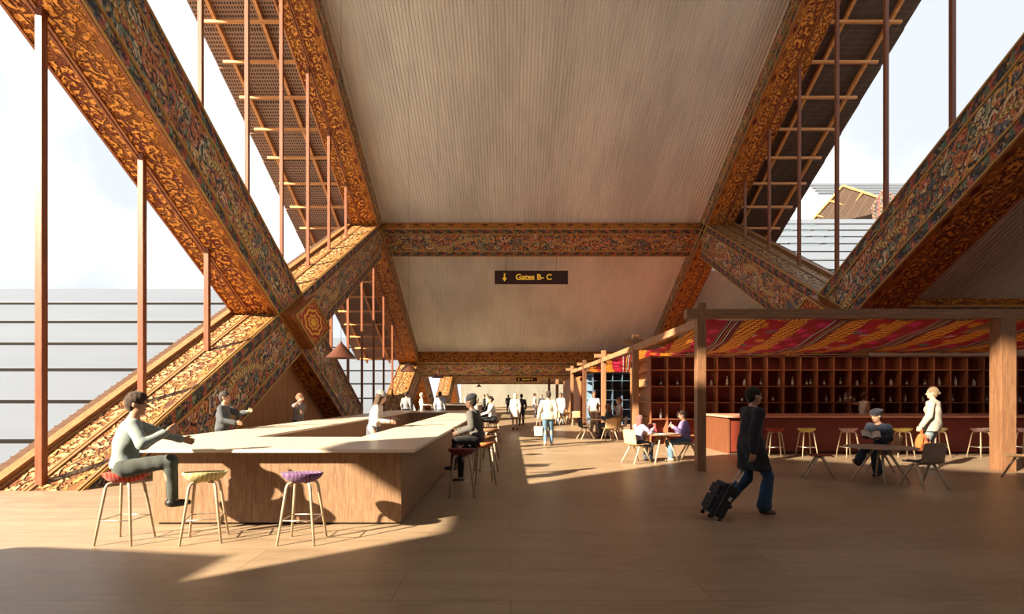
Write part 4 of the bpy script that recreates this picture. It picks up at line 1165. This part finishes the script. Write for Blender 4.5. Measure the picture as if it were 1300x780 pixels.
w=person('woman in white sweater and grey beanie standing inside the ring bar',(-2.93,11.5),88,dict(
 H=1.76,fem=True,lean=8,bend=6,res=NR,skin='fair',hair=(.07,.04,.025),hairstyle='long',hat=('beanie',(.22,.21,.19)),top=(0.53,0.48,0.43),bottom=(.10,.10,.12),kind='skirt',
 hr=(-2.55,11.3,1.10),hl=(-2.62,11.68,1.12),pitch=18))
person('man in black beanie and dark sweater sitting at the side of the bar',(-.62,10.1),-75,dict(
 H=1.78,seat=.755,lean=9,bend=4,res=NR,skin='dark',hair=(.02,.015,.01),hat=('beanie',(.02,.02,.024)),top=(.085,.075,.065),bottom=(.015,.014,.014),shoes=(.06,.05,.045),
 hl=(-.95,9.85,.98),hr=(-1.0,10.3,1.0),fl=(-1.02,9.62,.40),kl=(-1.1,9.7,1.2),fr=(-.92,9.95,.14),kr=(-1.2,10.1,1.2),head=-6))
person('person in white shirt and black skirt sitting at the long side of the ring bar',(-.62,18.95),-105,dict(
 H=1.72,fem=True,seat=.755,lean=8,res=.016,skin='tan',hair=(.03,.02,.015),hairstyle='bun',top=(.62,.56,.5),bottom=(.02,.02,.02),kind='skirt',zfoot=.3,hl=(-1.0,18.6,1.0),hr=(-1.0,19.2,1.0)))
person('person in black sitting at the far end of the ring bar side',(-.70,21.15),-100,dict(
 H=1.72,seat=.755,lean=10,res=.017,skin='tan',hair=(.02,.015,.012),top=(.03,.03,.035),bottom=(.02,.02,.02),zfoot=.3,hl=(-1.15,20.9,1.0),hr=(-1.15,21.3,1.0)))
person('bald person in beige leaning on the far right corner of the ring bar',(-1.0,16.4),-95,dict(
 H=1.62,lean=6,res=.016,skin='fair',hair=(.45,.36,.27),top=(.42,.33,.25),bottom=(.08,.07,.06)))
G='people standing beyond the far end of the ring bar'
person('person in grey shirt seen from behind beyond the ring bar, next to the beams',(-5.15,26.5),20,dict(H=1.86,res=.018,skin='tan',hair=(.04,.025,.02),top=(.20,.19,.20),group=G))
person('person in pale pink dress facing right beyond the far end of the ring bar',(-4.45,26.8),75,dict(H=1.80,fem=True,res=.018,skin='fair',hair=(.5,.36,.24),top=(.62,.46,.40),bottom=(.62,.46,.40),kind='longskirt',hr=(-4.1,26.6,1.2),group=G))
person('person in pale grey shirt seen from behind, nearest the second lamp',(-3.5,26.6),5,dict(H=1.86,res=.018,skin='tan',hair=(.06,.035,.025),top=(.40,.38,.38),group=G))
G='far figures at the second bar'
for k,(x,y,a,c,h,l) in enumerate(((-4.2,52.2,170,(.6,.5,.42),1.8,'far person in cream at the left of the second bar'),(-3.6,52.3,190,(.62,.56,.5),1.78,'far person in white beside the one in cream at the second bar'),
   (-6.6,44,90,(.55,.3,.15),1.7,'far person in orange brown left of the second bar'),(-2.0,41,-90,(.03,.03,.035),1.75,'far person in black standing at the side of the second bar'),(-1.9,44.5,-80,(.5,.42,.36),1.8,'far person in beige at the side of the second bar'),
   (-.2,52,0,(.08,.08,.09),1.75,'far dark figure walking in the hall left of the blond woman'))):
    person(l,(x,y),a,dict(H=h,res=.026,skin='tan',top=c,bottom=(.05,.05,.06),group=G))
# walkers
mb_=person('man in pale jacket and blue jeans walking away down the hall with a tote bag',(1.26,17.75),2,dict(
 H=1.83,res=.013,skin='tan',hair=(.04,.025,.018),top=(.42,.37,.29),bottom=(.10,.17,.25),shoes=(.5,.4,.32),walk=.22,coat=.05,hl=(.93,17.8,.90)))
person('blond woman in short pale coat walking away',(.23,26),-5,dict(H=1.80,fem=True,res=.016,skin='fair',hair=(.55,.42,.26),hairstyle='bob',top=(0.54,0.46,0.38),bottom=(.68,.58,.48),kind='skirt',coat=.34,walk=.25,shoes=(.2,.04,.04)))
person('person in dark suit walking just behind the blond woman',(.62,30),0,dict(H=1.78,res=.018,skin='tan',hair=(.02,.015,.01),top=(.04,.04,.045),bottom=(.03,.03,.035),walk=.2))
person('person in white top and black trousers standing far down the hall',(1.85,41),90,dict(H=1.85,res=.02,skin='tan',hair=(.03,.02,.015),top=(.6,.55,.5),bottom=(.03,.03,.04)))
person('person in dark clothes far down the hall beside the one in white top',(2.5,43),200,dict(H=1.75,res=.024,skin='tan',top=(.03,.03,.045),bottom=(.02,.02,.03)))
person('woman in white top and pale blue trousers walking beyond the man with the tote bag',(2.83,30),200,dict(H=1.85,fem=True,res=.017,skin='brown',hair=(.03,.02,.015),hairstyle='bun',top=(0.54,0.50,0.44),bottom=(.30,.36,.42),walk=.2))
person('woman in white T-shirt and beige trousers standing beside the slender pergola post',(3.60,23),185,dict(H=1.84,fem=True,res=.015,skin='brown',hair=(.08,.04,.03),hairstyle='bun',top=(0.58,0.51,0.45),bottom=(.48,.36,.24),sleeve='short'))
G='people seated in the cafe'
person('person in dark blue hoodie with brown hair sitting at the further cafe table',(3.92,20.75),-60,dict(H=1.78,fem=True,seat=.44,lean=14,res=.014,skin='tan',hair=(.20,.09,.05),hairstyle='long',top=(.06,.075,.11),bottom=(.05,.05,.07),hl=(3.55,20.9,.82),hr=(3.6,21.2,.82)))
person('person in white shirt with reddish hair sitting behind the one in blue hoodie',(4.30,21.15),-95,dict(H=1.85,fem=True,seat=.62,res=.014,skin='fair',hair=(.35,.10,.06),hairstyle='bun',top=(0.56,0.48,0.43),bottom=(.3,.25,.2),hr=(4.1,21.0,1.2)))
person('long haired girl in lavender shirt sitting at the small round table',(3.17,13.32),62,dict(H=1.42,fem=True,seat=.44,lean=8,res=.011,skin='fair',hair=(.16,.07,.06),hairstyle='long',top=(.36,.31,.45),bottom=(.05,.06,.08),hl=(3.52,13.7,.82),hr=(3.58,13.4,.84),head=5))
person('girl in purple jumper and jeans holding a phone across the small table',(4.46,13.6),-85,dict(H=1.62,fem=True,seat=.44,lean=6,res=.011,skin='tan',hair=(.06,.03,.02),hairstyle='bun',top=(.24,.17,.36),bottom=(.09,.14,.19),shoes=(.4,.28,.2),hl=(4.12,13.45,.86),hr=(4.14,13.68,.88),pitch=14))
sm=person('man in black coat and blue jeans striding right and pulling a suitcase',(3.36,7.5),86,dict(
 H=1.77,res=.0095,skin='tan',hair=(.02,.014,.01),top=(.022,.022,.025),bottom=(.028,.055,.10),kind='flare',shoes=(.06,.03,.02),coat=.30,
 fr=(3.50,7.40,.10),fl=(3.06,7.64,.17),kl=(3.6,7.6,.3),hr=(3.24,7.22,.72),er=(3.1,7.2,1.1),hl=(3.60,7.72,.90),head=3,coll=(.5,.45,.42),lean=3))
person('man in navy clothes and beret sitting cross legged with an open book',(7.82,11.3),-115,dict(
 H=1.80,seat=.44,lean=4,bend=12,res=NR,skin='tan',hair=(.03,.02,.015),hat=('beret',(.02,.02,.028)),top=(.028,.032,.05),bottom=(.03,.037,.055),kind='flare',shoes=(.02,.02,.022),
 hl=(7.48,10.85,.80),hr=(7.32,11.1,.82),fl=(7.50,10.92,.10),fr=(7.12,10.95,.30),kr=(7.2,11.1,1.0),head=10,pitch=16))
wm=person('woman in cream jacket and pale jeans standing with an orange backpack in her hand',(9.55,12.1),-35,dict(
 H=1.84,fem=True,res=NR,skin='fair',hair=(.20,.135,.08),hairstyle='bun',top=(.40,.35,.29),bottom=(.19,.23,.26),shoes=(.25,.2,.15),coat=.10,head=-25,hl=(9.17,11.95,.98),hr=(9.78,12.35,.95)))
bt=person('bartender in white sleeveless shirt holding up a tray behind the red bar',(11.62,17.62),75,dict(
 H=1.76,fem=True,res=.013,skin='tan',hair=(.10,.03,.02),hairstyle='bun',top=(.85,.76,.66),bottom=(.03,.02,.02),sleeve='none',hl=(11.05,17.5,1.42),el=(11.3,17.5,1.0)))
# ---------------------------------------------------------------- carried things
# tablet
t=thing('tablet','dark tablet held by the woman in white sweater inside the ring bar','tablet',(-2.46,11.5,1.17))
mb=MB(); mb.box(-.09,.09,-.13,.13,-.005,.005); o=mb.build('casing',plain('tablet_case',(.03,.03,.035),.4),t,bevel=.004)
MB().box(-.08,.08,-.12,.12,.004,.0065).build('screen',plain('tablet_glass',(.015,.015,.02),.1,.6),t); t.rotation_euler=(0,.35,.1)
# suitcase
def suitcase():
    h=Vector((3.30,7.20,.735)); 
    base=FLR(901,653); base=Vector((2.66,7.16,0))
    t=thing('suitcase','black wheeled suitcase tilted behind the striding man','suitcase',(2.70,7.20,.045))
    ang=math.radians(28); t.rotation_euler=(0,ang,0); t.scale=(.92,.92,.92)
    M_S=cloth('black_nylon',(.022,.021,.024)); 
    def rbox(w,d,h,z,name,m,parent,x=0,y=0,bev=.03):
        o=MB().box(-w/2+x,w/2+x,-d/2+y,d/2+y,z,z+h).build(name,m,parent,bevel=bev); return o
    b=rbox(.22,.36,.50,.02,'shell',M_S,t)
    MB().box(-.05,-.04,-.183,.183,.03,.51).build('zip_band',plain('grey_zip',(.10,.10,.10),.5),t)
    rbox(.05,.30,.22,.06,'front_pocket',M_S,t,x=-.13,bev=.015); rbox(.05,.30,.15,.31,'front_pocket',M_S,t,x=-.13,bev=.015)
    MB().add([( .03,-.184,.30),(.075,-.184,.30),(.075,-.184,.36),(.03,-.184,.36),(.03,-.181,.30),(.075,-.181,.30),(.075,-.181,.36),(.03,-.181,.36)],[(0,1,2,3),(7,6,5,4),(0,4,5,1),(1,5,6,2),(2,6,7,3),(3,7,4,0)]).build('luggage_tag',plain('grey_tag',(.4,.38,.36),.5),t)
    for x in (-.08,.08):
        for y in (-.14,.14):
            mb=MB(); mb.tube([(x,y-.012,-.012),(x,y+.012,-.012)],.03,14); mb.build('wheel',plain('rubber',(.015,.015,.015),.6),t)
    for y in (-.07,.07): MB().tube([(.09,y,.50),(.09,y,.80)],.009,8).build('handle_rod',M_STEEL,t)
    hd=MB().tube([(.09,-.085,.80),(.09,.085,.80)],.014,10).build('handle_grip',plain('rubber',(.015,.015,.015),.6),t)
    MB().tube([(.04,-.05,.515),(.04,-.05,.545),(.04,.05,.545),(.04,.05,.515)],.01,8).build('carry_handle',plain('rubber',(.015,.015,.015),.6),t)
suitcase()
# backpack
def backpack(x,y,z):
    t=thing('backpack','orange backpack hanging from the hand of the woman in cream jacket','backpack',(x,y,z))
    m=cloth('orange_canvas',(.55,.14,.04)); S=SDF((-.25,-.2,-.55),(.25,.2,.05),.009)
    S.ell((0,0,-.30),(.155,.085,.20),None,0); S.ell((0,0,-.38),(.16,.09,.12),None,.05); S.folds(.006); S.mesh('body',m,t)
    S=SDF((-.2,-.3,-.5),(.2,.1,-.1),.009); S.ell((0,-.085,-.36),(.10,.045,.085),None,0); S.folds(.004); S.mesh('front_pocket',m,t)
    for sx in (-1,1): MB().tube([(sx*.06,-.03,-.13),(sx*.10,-.09,-.18),(sx*.12,-.10,-.30),(sx*.10,-.06,-.42)],.013,8).build('strap',m,t)
    MB().tube([(-.03,0,-.12),(-.025,0,-.04),(0,0,0),(.025,0,-.04),(.03,0,-.12)],.010,8).build('grab_loop',m,t)
    return t
hb=wm['root'].location+wm['hand'][-1]; b=backpack(hb.x-.02,hb.y-.03,hb.z-.06); b.rotation_euler=(0,0,.35)
# tote
def tote(x,y,z):
    t=thing('tote_bag','pale tote bag carried by the man in blue jeans','bag',(x,y,z)); m=cloth('tote_canvas',(.55,.40,.30))
    MB().hexa([(-.13,-.05,-.52),(.13,-.05,-.52),(.13,.05,-.52),(-.13,.05,-.52),(-.15,-.02,-.20),(.15,-.02,-.20),(.15,.02,-.20),(-.15,.02,-.20)]).build('body',m,t,bevel=.015)
    for sy in (-.02,.02): MB().tube([(-.07,sy,-.21),(-.05,sy,-.05),(0,sy*.3,0),(.05,sy,-.05),(.07,sy,-.21)],.008,8).build('handle',m,t)
hb=mb_['root'].location+mb_['hand'][-1]; tote(hb.x,hb.y,hb.z-.06)
# book
t=thing('open_book','open book held by the man in navy clothes','book',(7.30,10.85,.84)); t.rotation_euler=(.45,0,-.5)
for sx in (-1,1):
    def fn(a,b,sx=sx): return (sx*a*.16, (b-.5)*.24, .045*math.sin(a*2.4)+.015*a+.006)
    MB().grid(fn,8,2,.012,uvfn=None).build('page_block',plain('book_page',(.5,.42,.36),.8,.1),t)
    MB().hexa([(0,-.125,-.012),(sx*.165,-.125,.02),(sx*.165,.125,.02),(0,.125,-.012),(0,-.125,-.006),(sx*.165,-.125,.026),(sx*.165,.125,.026),(0,.125,-.006)]).build('cover',plain('book_cover',(.10,.06,.07),.6),t)
# phone, papers, tray
t=thing('phone','pale phone in the hand of the girl in purple jumper','phone',(4.03,13.55,.93)); MB().box(-.035,.035,-.005,.005,-.07,.07).build('casing',plain('phone_shell',(.5,.5,.5),.3,.5),t,bevel=.003); MB().box(-.031,.031,.0045,.0065,-.064,.064).build('screen',plain('tablet_glass',(.015,.015,.02),.1,.6),t); t.rotation_euler=(.5,0,1.4)
t=thing('picture_book','red covered book held upright by the long haired girl','book',(3.62,13.62,.845)); MB().box(-.11,.11,-.008,.008,-.10,.10).build('cover',plain('red_cover',(.26,.03,.04),.6),t); MB().box(-.105,.105,-.006,.006,-.095,.104).build('pages',plain('book_page',(.5,.42,.36),.8,.1),t); t.rotation_euler=(.3,0,-.9)
t=thing('open_magazine','white magazine lying on the small round table','magazine',(3.70,13.38,.70))
for sx in (-1,1): MB().grid(lambda a,b,sx=sx:(sx*a*.19,(b-.5)*.26,.004+.010*math.sin(a*3.)),6,2,.003).build('page',plain('book_page',(.62,.56,.5),.8,.1),t)
hb=bt['root'].location+bt['hand'][-1]
t=thing('serving_tray','small tray with bottles held up by the bartender','tray',(hb.x-.05,hb.y,hb.z+.07)); MB().lathe([(0,0),(.17,0),(.18,.015),(.175,.018),(.16,.006),(0,.006)],n=24,close=True).build('plate',plain('tray_metal',(.25,.2,.17),.3,.5),t)
MB().lathe([(0,-.02),(.06,-.02),(.06,0),(0,0)],n=12,close=True).build('base',plain('tray_metal',(.25,.2,.17),.3,.5),t)
for k,(dx,dy) in enumerate(((-.09,0),(.02,.08),(.05,-.06))):
    o=bottle_proto(.26+.03*k,.034,BM[1] if k==0 else BM[0]); o.location=(hb.x-.05+dx,hb.y+dy,hb.z+.077)
    o['label']='%s bottle standing on the tray of the bartender'%['pale','dark','tall dark'][k]; o['group']='bottles on the serving tray'

t=NT('fill_strip_glow'); M_FILL=t.out((.3,.16,.08),.5,.2,emit=(1.,.62,.34),estr=.06)  # made-up strip fitting and fill light, added to brighten the bartender
o=MB().box(5.2,15.2,17.64,17.68,3.01,3.03).build('fill_strip',M_FILL); tag(o,'thin added fill strip under the rear edge of the red canopy','light')
ld=bpy.data.lights.new('bar_fill_light','AREA'); ld.shape='RECTANGLE'; ld.size=10; ld.size_y=.06; ld.energy=28; ld.color=(1,.66,.40)
lo=bpy.data.objects.new('bar_fill_light',ld); link(lo); lo.location=(10.2,17.63,2.99)
SUN_E=24.; SUN_DIR=(1.25,1.,-.8); SKY_E=1.7; EXPO=0.
# ================================================================= LIGHT, WORLD, CAMERA
sd=bpy.data.lights.new('sun','SUN'); sd.energy=SUN_E; sd.angle=math.radians(.9); sd.color=(1,.875,.66)
so=bpy.data.objects.new('sun',sd); link(so)
so.rotation_euler=Vector(SUN_DIR).to_track_quat('-Z','Y').to_euler()
w=bpy.data.worlds.new('sky'); SC.world=w; w.use_nodes=True
t=NT('w',w.node_tree); tc=t.n('ShaderNodeTexCoord'); gen=Sk(t,tc.outputs['Generated'])
f,_=t.noise(gen,2.2,6,.55,.3); 
bg=t.n('ShaderNodeBackground'); wo=t.n('ShaderNodeOutputWorld')
t.put(bg.inputs[0],t.mix(t.ss(f,.42,.62),(.52,.555,.59),(1.0,.985,.965))); bg.inputs[1].default_value=SKY_E
t.t.links.new(bg.outputs[0],wo.inputs[0])
cd=bpy.data.cameras.new('camera'); co=bpy.data.objects.new('camera',cd); link(co)
cd.sensor_width=36; cd.lens=F/1300*36; co.location=(0,0,EYE); co.rotation_euler=(PI/2,0,0)
cd.shift_x=(650-CX)/1300; cd.shift_y=(HY-390)/1300; cd.clip_end=500
SC.camera=co
vs=SC.view_settings; vs.view_transform='Standard'; vs.look='None'; vs.gamma=1; vs.use_curve_mapping=False; vs.exposure=EXPO
SC.cycles.max_bounces=8; SC.cycles.diffuse_bounces=6
